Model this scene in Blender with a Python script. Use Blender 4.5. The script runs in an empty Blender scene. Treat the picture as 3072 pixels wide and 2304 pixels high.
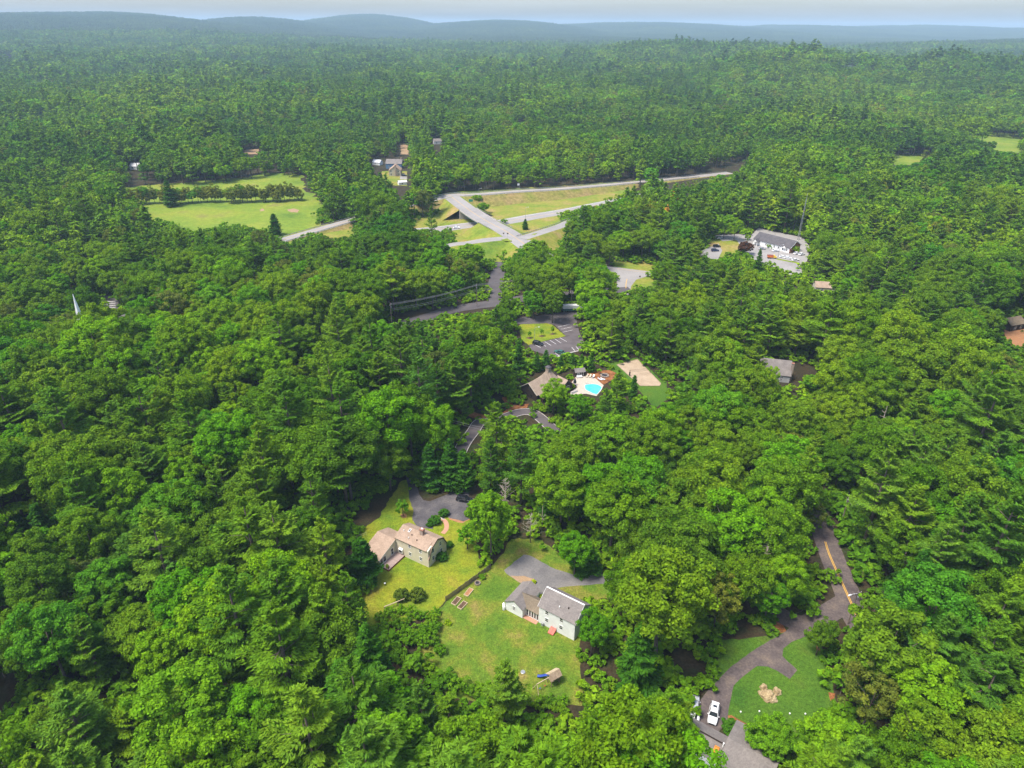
import bpy, bmesh, math, random
import numpy as np
from mathutils import Vector, Matrix, noise as mnoise

R_ = math.radians
sc = bpy.context.scene
COL = sc.collection
random.seed(7)
RNG = np.random.default_rng(11)

# ------------------------------------------------------------------ camera
CAM_H = 120.0                       # drone height above the ground, metres
PITCH = math.atan((1152 - 75) / 2049.0)
ROLL = R_(0.4)
cam_d = bpy.data.cameras.new('camera')
cam_d.sensor_width = 36.0
cam_d.lens = 24.0
cam_d.clip_start = 0.5
cam_d.clip_end = 80000.0
cam = bpy.data.objects.new('camera', cam_d)
COL.objects.link(cam)
cam.matrix_world = (Matrix.Translation((0, 0, CAM_H)) @ Matrix.Rotation(math.pi / 2 - PITCH, 4, 'X')
                    @ Matrix.Rotation(ROLL, 4, 'Z'))
sc.camera = cam

# ------------------------------------------------------------------ sky and sun
SUN_EL, SUN_AZ = R_(64), R_(116)    # azimuth: positive to the left of the view direction (+Y)
SUN_DIR = Vector((-math.sin(SUN_AZ) * math.cos(SUN_EL), math.cos(SUN_AZ) * math.cos(SUN_EL), math.sin(SUN_EL)))
world = bpy.data.worlds.new('World')
sc.world = world
world.use_nodes = True
wn = world.node_tree.nodes
sky = wn.new('ShaderNodeTexSky')
sky.sky_type = 'NISHITA'
sky.sun_disc = False
sky.sun_elevation = SUN_EL
sky.sun_rotation = -SUN_AZ
sky.altitude = 200
sky.air_density = 1.0
sky.dust_density = 2.8
sky.ozone_density = 1.0
wn['Background'].inputs['Strength'].default_value = 0.145
wl = world.node_tree.links
wtc = wn.new('ShaderNodeTexCoord'); wmp = wn.new('ShaderNodeMapping'); wmp.inputs['Scale'].default_value = (2.2, 2.2, 34)
wno = wn.new('ShaderNodeTexNoise'); wno.inputs['Scale'].default_value = 1.6; wno.inputs['Detail'].default_value = 6
wl.new(wtc.outputs['Generated'], wmp.inputs['Vector']); wl.new(wmp.outputs[0], wno.inputs['Vector'])
wra = wn.new('ShaderNodeValToRGB'); wra.color_ramp.elements[0].position = .42; wra.color_ramp.elements[1].position = .72
wra.color_ramp.elements[1].color = (.22, .22, .22, 1)
wl.new(wno.outputs['Fac'], wra.inputs['Fac'])
wmi = wn.new('ShaderNodeMix'); wmi.data_type = 'RGBA'; wmi.inputs[7].default_value = (3.2, 3.35, 3.6, 1)   # thin cloud
wl.new(wra.outputs['Color'], wmi.inputs[0]); wl.new(sky.outputs['Color'], wmi.inputs[6])
wl.new(wmi.outputs[2], wn['Background'].inputs['Color'])
sun_d = bpy.data.lights.new('sun', 'SUN')
sun_d.energy = 2.7
sun_d.angle = R_(16.0)
sun_d.color = (1.0, 0.95, 0.86)
sun = bpy.data.objects.new('sun', sun_d)
COL.objects.link(sun)
sun.rotation_euler = (-SUN_DIR).to_track_quat('-Z', 'Y').to_euler()

vs = sc.view_settings
vs.view_transform = 'Standard'
vs.look = 'None'
vs.exposure = 1.02
vs.gamma = 1.0
vs.use_curve_mapping = False
cy = sc.cycles
cy.max_bounces = 6
cy.diffuse_bounces = 3
cy.glossy_bounces = 2
cy.transmission_bounces = 3
cy.transparent_max_bounces = 4
cy.volume_bounces = 0
cy.use_denoising = True

# ------------------------------------------------------------------ survey: picture -> ground
F_ = 2049.0
_f = np.array([0, math.cos(PITCH), -math.sin(PITCH)])
_u0 = np.array([0, math.sin(PITCH), math.cos(PITCH)])
_r0 = np.array([1.0, 0, 0])
_r = _r0 * math.cos(ROLL) + _u0 * math.sin(ROLL)
_u = -_r0 * math.sin(ROLL) + _u0 * math.cos(ROLL)
def P(u, v, z=0.0):
    "where the sight line through survey point (u, v) meets the level z: a place on the ground, in metres"
    d = _f + _r * ((u - 1536) / F_) - _u * ((v - 1152) / F_)
    t = (z - CAM_H) / d[2]
    return (d[0] * t, d[1] * t)
def proj(p):
    q = np.asarray(p, float) - np.array([0, 0, CAM_H])
    w = q @ _f
    return 1536 + F_ * (q @ _r) / w, 1152 - F_ * (q @ _u) / w, w
ZS = {1: (1050, 1400, .36166), 2: (1950, 1600, .42424), 3: (1350, 800, .36157), 4: (800, 450, .31646),
      5: (1400, 450, .31646), 6: (1950, 550, .36157), 'a': (0, 0, .46293), 'b': (1024, 0, .46293),
      'c': (2048, 0, .46293), 'd': (0, 700, .46293), 'e': (1024, 1000, .46293), 'f': (2048, 800, .46293),
      'g': (0, 1536, .46293), 8: (1024, 1700, .46293), 'D': (0, 0, 1.38879), 'S': (0, 0, 1.0)}
def zz(k, x, y):
    a, b, s = ZS[k]
    return a + x * s, b + y * s
def G(k, x, y, z=0.0):
    return P(*zz(k, x, y), z)
def GL(k, pts, z=0.0):
    return [G(k, x, y, z) for x, y in pts]

# ------------------------------------------------------------------ helpers
def tag(o, label=None, cat=None, group=None, kind=None):
    if label: o['label'] = label
    if cat: o['category'] = cat
    if group: o['group'] = group
    if kind: o['kind'] = kind
    return o
def mesh(name, V, F, mats=None, mi=None, smooth=False):
    me = bpy.data.meshes.new(name)
    me.from_pydata([tuple(map(float, v)) for v in V], [], [tuple(f) for f in F])
    for m in (mats if isinstance(mats, (list, tuple)) else [mats] if mats else []):
        me.materials.append(m)
    if mi is not None:
        me.polygons.foreach_set('material_index', np.asarray(mi, np.int32))
    if smooth:
        me.polygons.foreach_set('use_smooth', np.ones(len(me.polygons), bool))
    me.update()
    return me
def obj(name, me, parent=None, loc=None, rz=0.0):
    o = bpy.data.objects.new(name, me)
    COL.objects.link(o)
    if parent: o.parent = parent
    if loc is not None: o.location = loc
    if rz: o.rotation_euler = (0, 0, rz)
    return o
def thing(name, label, cat, loc=(0, 0, 0), rz=0.0, group=None):
    o = bpy.data.objects.new(name, None)
    COL.objects.link(o)
    o.empty_display_size = 0.3
    o.location = (loc[0], loc[1], loc[2] if len(loc) > 2 else 0)
    o.rotation_euler = (0, 0, rz)
    return tag(o, label, cat, group)
class MB:
    "collects shapes; build() links them as ONE mesh object"
    def __init__(s): s.V = []; s.F = []; s.M = []
    def add(s, V, F, m=0):
        n = len(s.V); s.V += [tuple(v) for v in V]; s.F += [tuple(i + n for i in f) for f in F]; s.M += [m] * len(F); return s
    def box(s, x0, x1, y0, y1, z0, z1, m=0):
        V = [(x0, y0, z0), (x1, y0, z0), (x1, y1, z0), (x0, y1, z0), (x0, y0, z1), (x1, y0, z1), (x1, y1, z1), (x0, y1, z1)]
        return s.add(V, [(3, 2, 1, 0), (4, 5, 6, 7), (0, 1, 5, 4), (1, 2, 6, 5), (2, 3, 7, 6), (3, 0, 4, 7)], m)
    def slab(s, pts, t, m=0):
        "a flat piece with thickness t below its upper face"
        p = [Vector(q) for q in pts]
        n = (p[1] - p[0]).cross(p[2] - p[0]).normalized()
        if n.z < 0: p.reverse(); n = -n
        k = len(p)
        V = p + [q - n * t for q in p]
        F = [tuple(range(k)), tuple(range(2 * k - 1, k - 1, -1))] + [(i, i + k, (i + 1) % k + k, (i + 1) % k) for i in range(k)]
        return s.add(V, F, m)
    def prism(s, prof, axis, a0, a1, m=0):
        "extrude a profile; axis 'x': profile is (y, z); axis 'y': profile is (x, z); axis 'z': (x, y)"
        def mk(a, q): return {'x': (a, q[0], q[1]), 'y': (q[0], a, q[1]), 'z': (q[0], q[1], a)}[axis]
        k = len(prof)
        V = [mk(a0, q) for q in prof] + [mk(a1, q) for q in prof]
        F = [tuple(range(k - 1, -1, -1)), tuple(range(k, 2 * k))] + [(i, (i + 1) % k, (i + 1) % k + k, i + k) for i in range(k)]
        return s.add(V, F, m)
    def tube(s, pts, rad, n=6, m=0, cap=True):
        pts = [Vector(p) for p in pts]
        rad = rad if isinstance(rad, (list, tuple)) else [rad] * len(pts)
        V = []; F = []
        for i, p in enumerate(pts):
            d = (pts[min(i + 1, len(pts) - 1)] - pts[max(i - 1, 0)]).normalized()
            a = d.cross(Vector((0, 0, 1)) if abs(d.z) < .95 else Vector((1, 0, 0))).normalized()
            b = d.cross(a)
            for j in range(n):
                t = 2 * math.pi * j / n
                V.append(p + (a * math.cos(t) + b * math.sin(t)) * rad[i])
        for i in range(len(pts) - 1):
            for j in range(n):
                F.append((i * n + j, i * n + (j + 1) % n, (i + 1) * n + (j + 1) % n, (i + 1) * n + j))
        if cap:
            F.append(tuple(range(n - 1, -1, -1))); F.append(tuple(range((len(pts) - 1) * n, len(pts) * n)))
        return s.add(V, F, m)
    def lathe(s, prof, c=(0, 0, 0), n=16, m=0):
        V = []; F = []
        for r, z in prof:
            for j in range(n):
                t = 2 * math.pi * j / n
                V.append((c[0] + r * math.cos(t), c[1] + r * math.sin(t), c[2] + z))
        for i in range(len(prof) - 1):
            for j in range(n):
                F.append((i * n + j, i * n + (j + 1) % n, (i + 1) * n + (j + 1) % n, (i + 1) * n + j))
        F.append(tuple(range(n - 1, -1, -1))); F.append(tuple(range((len(prof) - 1) * n, len(prof) * n)))
        return s.add(V, F, m)
    def build(s, name, mat, parent=None, loc=None, rz=0.0, smooth=False):
        return obj(name, mesh(name, s.V, s.F, mat, s.M if isinstance(mat, (list, tuple)) else None, smooth), parent, loc, rz)

# ------------------------------------------------------------------ materials
def nodes(name):
    m = bpy.data.materials.new(name); m.use_nodes = True
    nt = m.node_tree
    return m, nt, nt.nodes, nt.links, nt.nodes['Principled BSDF']
def ramp(N, stops):
    r = N.new('ShaderNodeValToRGB'); e = r.color_ramp.elements
    while len(e) < len(stops): e.new(0.5)
    for i, (p, c) in enumerate(stops):
        e[i].position = p; e[i].color = (*c, 1)
    return r
def noise_tex(N, L, scale, detail=4, coord='Object', rough=.55):
    t = N.new('ShaderNodeTexCoord'); n = N.new('ShaderNodeTexNoise')
    n.inputs['Scale'].default_value = scale; n.inputs['Detail'].default_value = detail; n.inputs['Roughness'].default_value = rough
    L.new(t.outputs[coord], n.inputs['Vector'])
    return n
def plain(name, col, rough=.6, var=.12, scale=3.0, metal=0.0, bump=0.0, spec=.4, c2=None):
    m, nt, N, L, B = nodes(name)
    n = noise_tex(N, L, scale)
    lo = tuple(c * (1 - var) for c in col); hi = tuple(min(1, c * (1 + var)) for c in (c2 or col))
    r = ramp(N, [(.3, lo), (.7, hi)])
    L.new(n.outputs['Fac'], r.inputs['Fac']); L.new(r.outputs['Color'], B.inputs['Base Color'])
    B.inputs['Roughness'].default_value = rough; B.inputs['Metallic'].default_value = metal
    B.inputs['Specular IOR Level'].default_value = spec
    if bump:
        b = N.new('ShaderNodeBump'); b.inputs['Strength'].default_value = bump
        n2 = noise_tex(N, L, scale * 6)
        L.new(n2.outputs['Fac'], b.inputs['Height']); L.new(b.outputs['Normal'], B.inputs['Normal'])
    return m
def mixed(name, stops, scale, detail=6, fine=None, rough=.9, bump=.3, rough_n=.6, spec=.2, coord='Object'):
    "patchy natural surface: broad noise through a ramp, a finer noise multiplied over it"
    m, nt, N, L, B = nodes(name)
    n = noise_tex(N, L, scale, detail, coord, rough_n)
    r = ramp(N, stops)
    L.new(n.outputs['Fac'], r.inputs['Fac'])
    out = r.outputs['Color']
    for sc_, lo, hi in (fine or []):
        n2 = noise_tex(N, L, sc_, 3, coord)
        r2 = ramp(N, [(.32, (lo,) * 3), (.68, (hi,) * 3)])
        L.new(n2.outputs['Fac'], r2.inputs['Fac'])
        mx = N.new('ShaderNodeMix'); mx.data_type = 'RGBA'; mx.blend_type = 'MULTIPLY'; mx.inputs[0].default_value = 1
        L.new(out, mx.inputs[6]); L.new(r2.outputs['Color'], mx.inputs[7]); out = mx.outputs[2]
    L.new(out, B.inputs['Base Color'])
    B.inputs['Roughness'].default_value = rough; B.inputs['Specular IOR Level'].default_value = spec
    if bump:
        b = N.new('ShaderNodeBump'); b.inputs['Strength'].default_value = bump; b.inputs['Distance'].default_value = .1
        n3 = noise_tex(N, L, (fine or [(scale * 8,)])[-1][0], 3, coord)
        L.new(n3.outputs['Fac'], b.inputs['Height']); L.new(b.outputs['Normal'], B.inputs['Normal'])
    return m
def leafy(name, cols, trans=.28, region=.012, isl=.5, rough=.6):
    "foliage: each tree its own green, each leaf cluster a little lighter or darker, light passing through"
    m, nt, N, L, B = nodes(name)
    oi = N.new('ShaderNodeObjectInfo')
    k = len(cols)
    r = ramp(N, [(i / max(1, k - 1), c) for i, c in enumerate(cols)])
    L.new(oi.outputs['Random'], r.inputs['Fac'])
    geo = N.new('ShaderNodeNewGeometry')
    r2 = ramp(N, [(0, (1 - isl,) * 3), (1, (1 + isl * .6,) * 3)])
    L.new(geo.outputs['Random Per Island'], r2.inputs['Fac'])
    mx = N.new('ShaderNodeMix'); mx.data_type = 'RGBA'; mx.blend_type = 'MULTIPLY'; mx.inputs[0].default_value = 1
    L.new(r.outputs['Color'], mx.inputs[6]); L.new(r2.outputs['Color'], mx.inputs[7])
    n = N.new('ShaderNodeTexNoise'); n.inputs['Scale'].default_value = region; n.inputs['Detail'].default_value = 3
    L.new(geo.outputs['Position'], n.inputs['Vector'])
    r3 = ramp(N, [(.32, (.66, .76, .92)), (.5, (.98, .98, .96)), (.68, (1.26, 1.14, .84))])
    L.new(n.outputs['Fac'], r3.inputs['Fac'])
    mx2 = N.new('ShaderNodeMix'); mx2.data_type = 'RGBA'; mx2.blend_type = 'MULTIPLY'; mx2.inputs[0].default_value = 1
    L.new(mx.outputs[2], mx2.inputs[6]); L.new(r3.outputs['Color'], mx2.inputs[7])
    n4 = noise_tex(N, L, .42, 3)
    r4 = ramp(N, [(.32, (.80, .88, 1.05)), (.68, (1.22, 1.12, .9))]); L.new(n4.outputs['Fac'], r4.inputs['Fac'])
    n5 = N.new('ShaderNodeTexNoise'); n5.inputs['Scale'].default_value = region * .2; n5.inputs['Detail'].default_value = 4
    L.new(geo.outputs['Position'], n5.inputs['Vector'])
    r5 = ramp(N, [(.38, (.72, .82, .95)), (.52, (1, 1, 1)), (.64, (1.25, 1.16, .92))]); L.new(n5.outputs['Fac'], r5.inputs['Fac'])
    out = mx2.outputs[2]
    for q in (r4, r5):
        m_ = N.new('ShaderNodeMix'); m_.data_type = 'RGBA'; m_.blend_type = 'MULTIPLY'; m_.inputs[0].default_value = 1
        L.new(out, m_.inputs[6]); L.new(q.outputs['Color'], m_.inputs[7]); out = m_.outputs[2]
    L.new(out, B.inputs['Base Color'])
    B.inputs['Roughness'].default_value = rough; B.inputs['Specular IOR Level'].default_value = .0
    t = N.new('ShaderNodeBsdfTranslucent')
    warm = N.new('ShaderNodeMix'); warm.data_type = 'RGBA'; warm.blend_type = 'MULTIPLY'; warm.inputs[0].default_value = 1
    L.new(out, warm.inputs[6]); warm.inputs[7].default_value = (1.1, 1.3, .4, 1)
    L.new(warm.outputs[2], t.inputs['Color'])
    ms = N.new('ShaderNodeMixShader'); ms.inputs[0].default_value = trans
    L.new(B.outputs[0], ms.inputs[1]); L.new(t.outputs[0], ms.inputs[2])
    L.new(ms.outputs[0], N['Material Output'].inputs['Surface'])
    return m
def siding(name, col, pitch=.15, var=.08):
    "lapped boards: fine horizontal relief"
    m = plain(name, col, .7, var, .8)
    N = m.node_tree.nodes; L = m.node_tree.links; B = N['Principled BSDF']
    t = N.new('ShaderNodeTexCoord'); w = N.new('ShaderNodeTexWave'); w.bands_direction = 'Z'; w.wave_profile = 'SAW'
    w.inputs['Scale'].default_value = 2 * math.pi / 20 / pitch
    L.new(t.outputs['Object'], w.inputs['Vector'])
    b = N.new('ShaderNodeBump'); b.inputs['Strength'].default_value = .5; b.inputs['Distance'].default_value = .02
    L.new(w.outputs['Fac'], b.inputs['Height']); L.new(b.outputs['Normal'], B.inputs['Normal'])
    return m
def shingle(name, c1, c2):
    m, nt, N, L, B = nodes(name)
    t = N.new('ShaderNodeTexCoord'); mp = N.new('ShaderNodeMapping')
    mp.inputs['Scale'].default_value = (1, 1, 1.6)
    L.new(t.outputs['Object'], mp.inputs['Vector'])
    v = N.new('ShaderNodeTexVoronoi'); v.inputs['Scale'].default_value = 4.2
    L.new(mp.outputs[0], v.inputs['Vector'])
    n = noise_tex(N, L, .5, 5)
    r = ramp(N, [(.3, c1), (.7, c2)]); L.new(n.outputs['Fac'], r.inputs['Fac'])
    r2 = ramp(N, [(0, (.78,) * 3), (1, (1.12,) * 3)]); L.new(v.outputs['Color'], r2.inputs['Fac'])
    mx = N.new('ShaderNodeMix'); mx.data_type = 'RGBA'; mx.blend_type = 'MULTIPLY'; mx.inputs[0].default_value = 1
    L.new(r.outputs['Color'], mx.inputs[6]); L.new(r2.outputs['Color'], mx.inputs[7]); L.new(mx.outputs[2], B.inputs['Base Color'])
    B.inputs['Roughness'].default_value = .9; B.inputs['Specular IOR Level'].default_value = .15
    b = N.new('ShaderNodeBump'); b.inputs['Strength'].default_value = .25; b.inputs['Distance'].default_value = .03
    L.new(v.outputs['Distance'], b.inputs['Height']); L.new(b.outputs['Normal'], B.inputs['Normal'])
    return m
def brick(name, c1, c2, mortar, scale=4.0):
    m, nt, N, L, B = nodes(name)
    t = N.new('ShaderNodeTexCoord'); b = N.new('ShaderNodeTexBrick')
    b.inputs['Color1'].default_value = (*c1, 1); b.inputs['Color2'].default_value = (*c2, 1); b.inputs['Mortar'].default_value = (*mortar, 1)
    b.inputs['Scale'].default_value = scale
    L.new(t.outputs['Object'], b.inputs['Vector']); L.new(b.outputs['Color'], B.inputs['Base Color'])
    B.inputs['Roughness'].default_value = .85
    return m

M = dict(
    floor=mixed('forest_floor', [(.3, (.020, .022, .010)), (.5, (.045, .032, .016)), (.62, (.030, .042, .012)), (.75, (.085, .048, .022))], .11, 6, [(1.7, .6, 1.3)], .95, .5),
    lawn_yellow=mixed('lawn_sunny', [(.26, (.070, .145, .012)), (.42, (.145, .205, .012)), (.58, (.215, .235, .014)), (.70, (.26, .215, .030)), (.82, (.30, .19, .07))], .11, 9, [(.9, .8, 1.16), (2.4, .74, 1.22), (6, .7, 1.25)], .95, .5),
    lawn_patchy=mixed('lawn_patchy', [(.28, (.066, .140, .012)), (.46, (.105, .175, .014)), (.56, (.155, .185, .020)), (.66, (.22, .185, .045)), (.78, (.24, .17, .07))], .16, 9, [(1.1, .76, 1.18), (2.6, .72, 1.24), (6, .66, 1.26)], .95, .5),
    lawn_deep=mixed('lawn_deep_green', [(.3, (.040, .108, .010)), (.55, (.072, .148, .012)), (.68, (.085, .125, .018)), (.8, (.20, .13, .04))], .09, 6, [(1.3, .78, 1.18), (2.8, .74, 1.22), (6, .7, 1.24)], .95, .5),
    verge=mixed('verge_grass', [(.28, (.090, .165, .016)), (.44, (.165, .215, .022)), (.55, (.23, .225, .035)), (.66, (.30, .22, .08)), (.78, (.32, .22, .12))], .045, 7, [(.5, .8, 1.15), (2.5, .75, 1.2)], .95, .4),
    bank=mixed('dry_bank', [(.3, (.15, .18, .025)), (.48, (.22, .19, .05)), (.7, (.29, .19, .09))], .05, 7, [(.4, .7, 1.2), (2.0, .75, 1.2)], .95, .4),
    meadow=mixed('meadow_grass', [(.28, (.085, .155, .016)), (.46, (.155, .230, .020)), (.6, (.215, .255, .026)), (.75, (.20, .17, .05))], .03, 9, [(.35, .8, 1.12), (1.6, .72, 1.2)], .95, .5),
    asphalt_old=mixed('asphalt_old', [(.3, (.115, .108, .110)), (.5, (.165, .155, .150)), (.7, (.225, .205, .185))], .16, 7, [(2.2, .85, 1.12), (12, .88, 1.1)], .9, .15),
    asphalt_drive=mixed('asphalt_driveway', [(.3, (.060, .056, .062)), (.5, (.098, .090, .095)), (.7, (.150, .135, .130))], .22, 7, [(2.2, .8, 1.15), (12, .85, 1.1)], .9, .15),
    asphalt_brown=mixed('asphalt_brownish', [(.3, (.072, .056, .056)), (.5, (.118, .094, .088)), (.7, (.175, .135, .108))], .25, 7, [(2.0, .82, 1.12), (12, .85, 1.1)], .9, .15),
    asphalt_new=mixed('asphalt_new', [(.3, (.078, .066, .068)), (.6, (.118, .100, .100))], .2, 5, [(6, .9, 1.08)], .9, .1),
    road=mixed('road_asphalt', [(.3, (.075, .066, .070)), (.6, (.105, .092, .093))], .12, 6, [(2, .9, 1.08)], .9, .1),
    highway=mixed('highway_concrete', [(.3, (.235, .22, .21)), (.6, (.30, .28, .265))], .08, 6, [(1.2, .92, 1.06)], .9, .1),
    sandcourt=mixed('court_sand', [(.3, (.33, .245, .165)), (.7, (.44, .34, .24))], .3, 6, [(3, .85, 1.1)], .95, .4),
    drysand=mixed('drive_sand', [(.3, (.28, .19, .11)), (.7, (.38, .25, .14))], .8, 5, [(4, .8, 1.1)], .95, .3),
    mulch=mixed('bark_mulch', [(.3, (.10, .040, .018)), (.5, (.22, .085, .030)), (.7, (.34, .15, .06))], .5, 6, [(4, .7, 1.3)], .95, .5),
    patio=plain('patio_stone', (.44, .375, .30), .8, .14, 1.5),
    concrete=plain('concrete', (.44, .40, .37), .85, .15, 1.2),
    brickwalk=brick('brick_walk', (.42, .19, .11), (.50, .26, .16), (.35, .25, .18), 3.0),
    white_paint=plain('white_road_paint', (.75, .74, .72), .7, .1, 2),
    yellow_paint=plain('yellow_road_paint', (.60, .34, .05), .7, .12, 2),
    white_siding=siding('white_clapboard', (.76, .76, .75)),
    beige_siding=siding('beige_clapboard', (.62, .555, .42)),
    tan_siding=siding('tan_clapboard', (.50, .44, .34)),
    bluegrey_siding=siding('blue_grey_clapboard', (.10, .20, .32)),
    grey_siding=siding('grey_clapboard', (.42, .42, .42)),
    barn_siding=siding('dark_brown_boards', (.030, .020, .016), .2),
    white_trim=plain('white_trim', (.80, .79, .77), .55, .05),
    beige_trim=plain('beige_trim', (.55, .50, .42), .6, .06),
    brown_trim=plain('dark_brown_trim', (.045, .028, .020), .6, .1),
    shingle_tan=shingle('tan_shingle', (.30, .215, .155), (.40, .29, .215)),
    shingle_grey=shingle('grey_shingle', (.175, .155, .145), (.24, .212, .195)),
    shingle_brown=shingle('weathered_brown_shingle', (.155, .125, .090), (.235, .185, .13)),
    shingle_dark=shingle('dark_slate_shingle', (.085, .08, .085), (.12, .11, .115)),
    shingle_cedar=shingle('cedar_shingle', (.27, .205, .155), (.38, .29, .22)),
    brick=brick('red_brick', (.26, .085, .050), (.34, .13, .075), (.34, .27, .22), 5.0),
    stone=mixed('field_stone', [(.3, (.19, .15, .12)), (.7, (.38, .31, .25))], 1.6, 5, [(6, .7, 1.2)], .9, .5),
    glass=plain('window_glass', (.025, .03, .035), .08, .2, 1.0, 0, 0, .8),
    deck=plain('deck_boards', (.34, .25, .22), .8, .15, 2.0),
    rust=plain('rust_red_stain', (.19, .050, .035), .7, .15, 2.0),
    redmetal=plain('red_painted_steel', (.46, .085, .05), .5, .15, 2.0),
    wood=mixed('weathered_wood', [(.3, (.24, .17, .115)), (.7, (.42, .32, .225))], 2.5, 5, [(9, .8, 1.1)], .85, .3),
    palewood=mixed('pale_timber', [(.3, (.42, .33, .20)), (.7, (.60, .49, .32))], 2.5, 5, [(9, .85, 1.1)], .85, .3),
    fence=mixed('grey_fence_boards', [(.3, (.105, .080, .070)), (.7, (.20, .155, .130))], 2.5, 5, [(9, .8, 1.1)], .9, .3),
    soil=mixed('garden_soil', [(.3, (.075, .045, .03)), (.7, (.15, .09, .055))], 2.0, 5, [(9, .7, 1.2)], .95, .5),
    clay=mixed('dry_red_soil', [(.3, (.30, .14, .07)), (.7, (.40, .21, .10))], 1.0, 5, [(9, .8, 1.1)], .95, .5),
    bark=mixed('grey_bark', [(.3, (.075, .060, .050)), (.7, (.17, .14, .115))], 1.2, 5, [(6, .7, 1.2)], .95, .5),
    pinebark=mixed('pine_bark', [(.3, (.085, .062, .048)), (.7, (.20, .155, .12))], 1.2, 5, [(6, .7, 1.2)], .95, .5),
    deadwood=mixed('bare_dead_wood', [(.3, (.30, .25, .20)), (.7, (.48, .41, .34))], 1.2, 5, [(6, .8, 1.2)], .95, .3),
    boulder=mixed('tan_boulder', [(.3, (.24, .165, .085)), (.5, (.38, .285, .155)), (.7, (.54, .44, .28))], .9, 7, [(3.5, .75, 1.15)], .9, .6),
    pool_water=plain('pool_water', (.05, .60, .72), .06, .06, .8, 0, .05, .5, (.10, .72, .80)),
    black_paint=plain('black_car_paint', (.012, .013, .018), .25, .1, 1, 0, 0, .6),
    white_car=plain('white_car_paint', (.80, .80, .81), .25, .03, 1, 0, 0, .6),
    silver_car=plain('silver_car_paint', (.50, .51, .54), .25, .04, 1, .3, 0, .6),
    navy_car=plain('navy_car_paint', (.03, .04, .10), .25, .1, 1, 0, 0, .6),
    rubber=plain('tyre_rubber', (.018, .018, .018), .85),
    alloy=plain('wheel_alloy', (.45, .46, .48), .35, .05, 3, .8),
    lamp_clear=plain('headlamp_lens', (.75, .76, .78), .15, .03),
    lamp_red=plain('tail_lamp_lens', (.35, .02, .02), .2, .05),
    orange_paint=plain('orange_truck_paint', (.62, .16, .03), .4, .08),
    yellow_truck=plain('yellow_truck_paint', (.72, .48, .04), .4, .06),
    galv=plain('galvanised_steel', (.36, .37, .38), .45, .12, 3, .5),
    greensteel=plain('green_girder_paint', (.045, .22, .20), .5, .1),
    greensign=plain('green_sign_face', (.02, .25, .13), .5, .05),
    pole=plain('utility_pole_wood', (.19, .15, .125), .9, .2, 4),
    wire=plain('cable', (.16, .16, .17), .6),
    bluepl=plain('blue_slide_plastic', (.035, .075, .33), .3, .08),
    tank=plain('white_tank_paint', (.80, .80, .79), .4, .03),
    darkcanvas=plain('dark_canvas', (.018, .020, .030), .9, .2),
    lounger=plain('tan_sling', (.55, .45, .32), .8, .08),
    greywhite=plain('pale_sheet_metal', (.62, .62, .64), .5, .05),
    canvas_orange=plain('orange_cushion', (.62, .25, .04), .8, .1),
    teal=plain('dark_green_tarp', (.03, .11, .09), .7, .1),
    flower=plain('yellow_flower_bed', (.46, .42, .03), .9, .2, 8),
)
LF = dict(
    oak=leafy('oak_leaves', [(0.085, 0.194, 0.008), (0.120, 0.244, 0.009), (0.188, 0.303, 0.012), (0.106, 0.212, 0.013), (0.192, 0.309, 0.014), (0.141, 0.277, 0.010)]),
    maple=leafy('maple_leaves', [(0.106, 0.283, 0.008), (0.141, 0.335, 0.009), (0.211, 0.373, 0.010), (0.091, 0.277, 0.016)], .28),
    pine=leafy('pine_needles', [(0.077, 0.180, 0.016), (0.112, 0.238, 0.013), (0.176, 0.289, 0.013), (0.099, 0.226, 0.023), (0.192, 0.309, 0.016)], .16),
    hemlock=leafy('hemlock_needles', [(0.048, 0.144, 0.010), (0.070, 0.184, 0.012), (0.059, 0.168, 0.017)], .15),
    willow=leafy('olive_leaves', [(0.149, 0.191, 0.028), (0.182, 0.211, 0.024), (0.165, 0.216, 0.042)], .28),
    purple=leafy('purple_leaves', [(0.080, 0.038, 0.021), (0.111, 0.050, 0.026)], .2),
    rusty=leafy('dead_needles', [(0.690, 0.362, 0.047), (0.795, 0.417, 0.065)], .2),
    shrub=leafy('shrub_leaves', [(0.132, 0.278, 0.009), (0.176, 0.348, 0.012), (0.240, 0.389, 0.013), (0.111, 0.249, 0.012)]),
    topiary=leafy('clipped_evergreen', [(0.120, 0.173, 0.017), (0.146, 0.195, 0.018)], .15),
    bright=leafy('lime_leaves', [(0.424, 0.556, 0.012), (0.529, 0.612, 0.013)], .36),
)

# ------------------------------------------------------------------ terrain
HILLS = []
def hill(u, v, D, su, sd, extra=0):
    d = _f + _r * ((u - 1536) / F_) - _u * ((v - 1152) / F_)
    h = math.hypot(d[0], d[1])
    top = CAM_H + D * d[2] / h - 14 + extra
    HILLS.append((D * d[0] / h, D * d[1] / h, math.atan2(d[0], d[1]), top, D * su / F_, sd))
for a in [(230, 35, 6300, 330, 1500), (760, 52, 6800, 200, 1200), (1090, 43, 8200, 170, 1400), (1500, 60, 7600, 210, 1400),
          (1930, 67, 8800, 330, 1600), (2420, 75, 10000, 230, 1600), (2760, 77, 10800, 330, 1600), (-300, 60, 7000, 400, 1500),
          (2100, 138, 2700, 260, 420), (2440, 160, 1850, 190, 300), (2930, 184, 1980, 220, 330), (3350, 120, 5000, 330, 1000),
          (560, 160, 3100, 500, 500), (1350, 128, 4300, 420, 800), (250, 118, 4700, 380, 700), (1750, 112, 5200, 420, 800), (900, 100, 5600, 300, 600)]:
    hill(*a)
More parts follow.
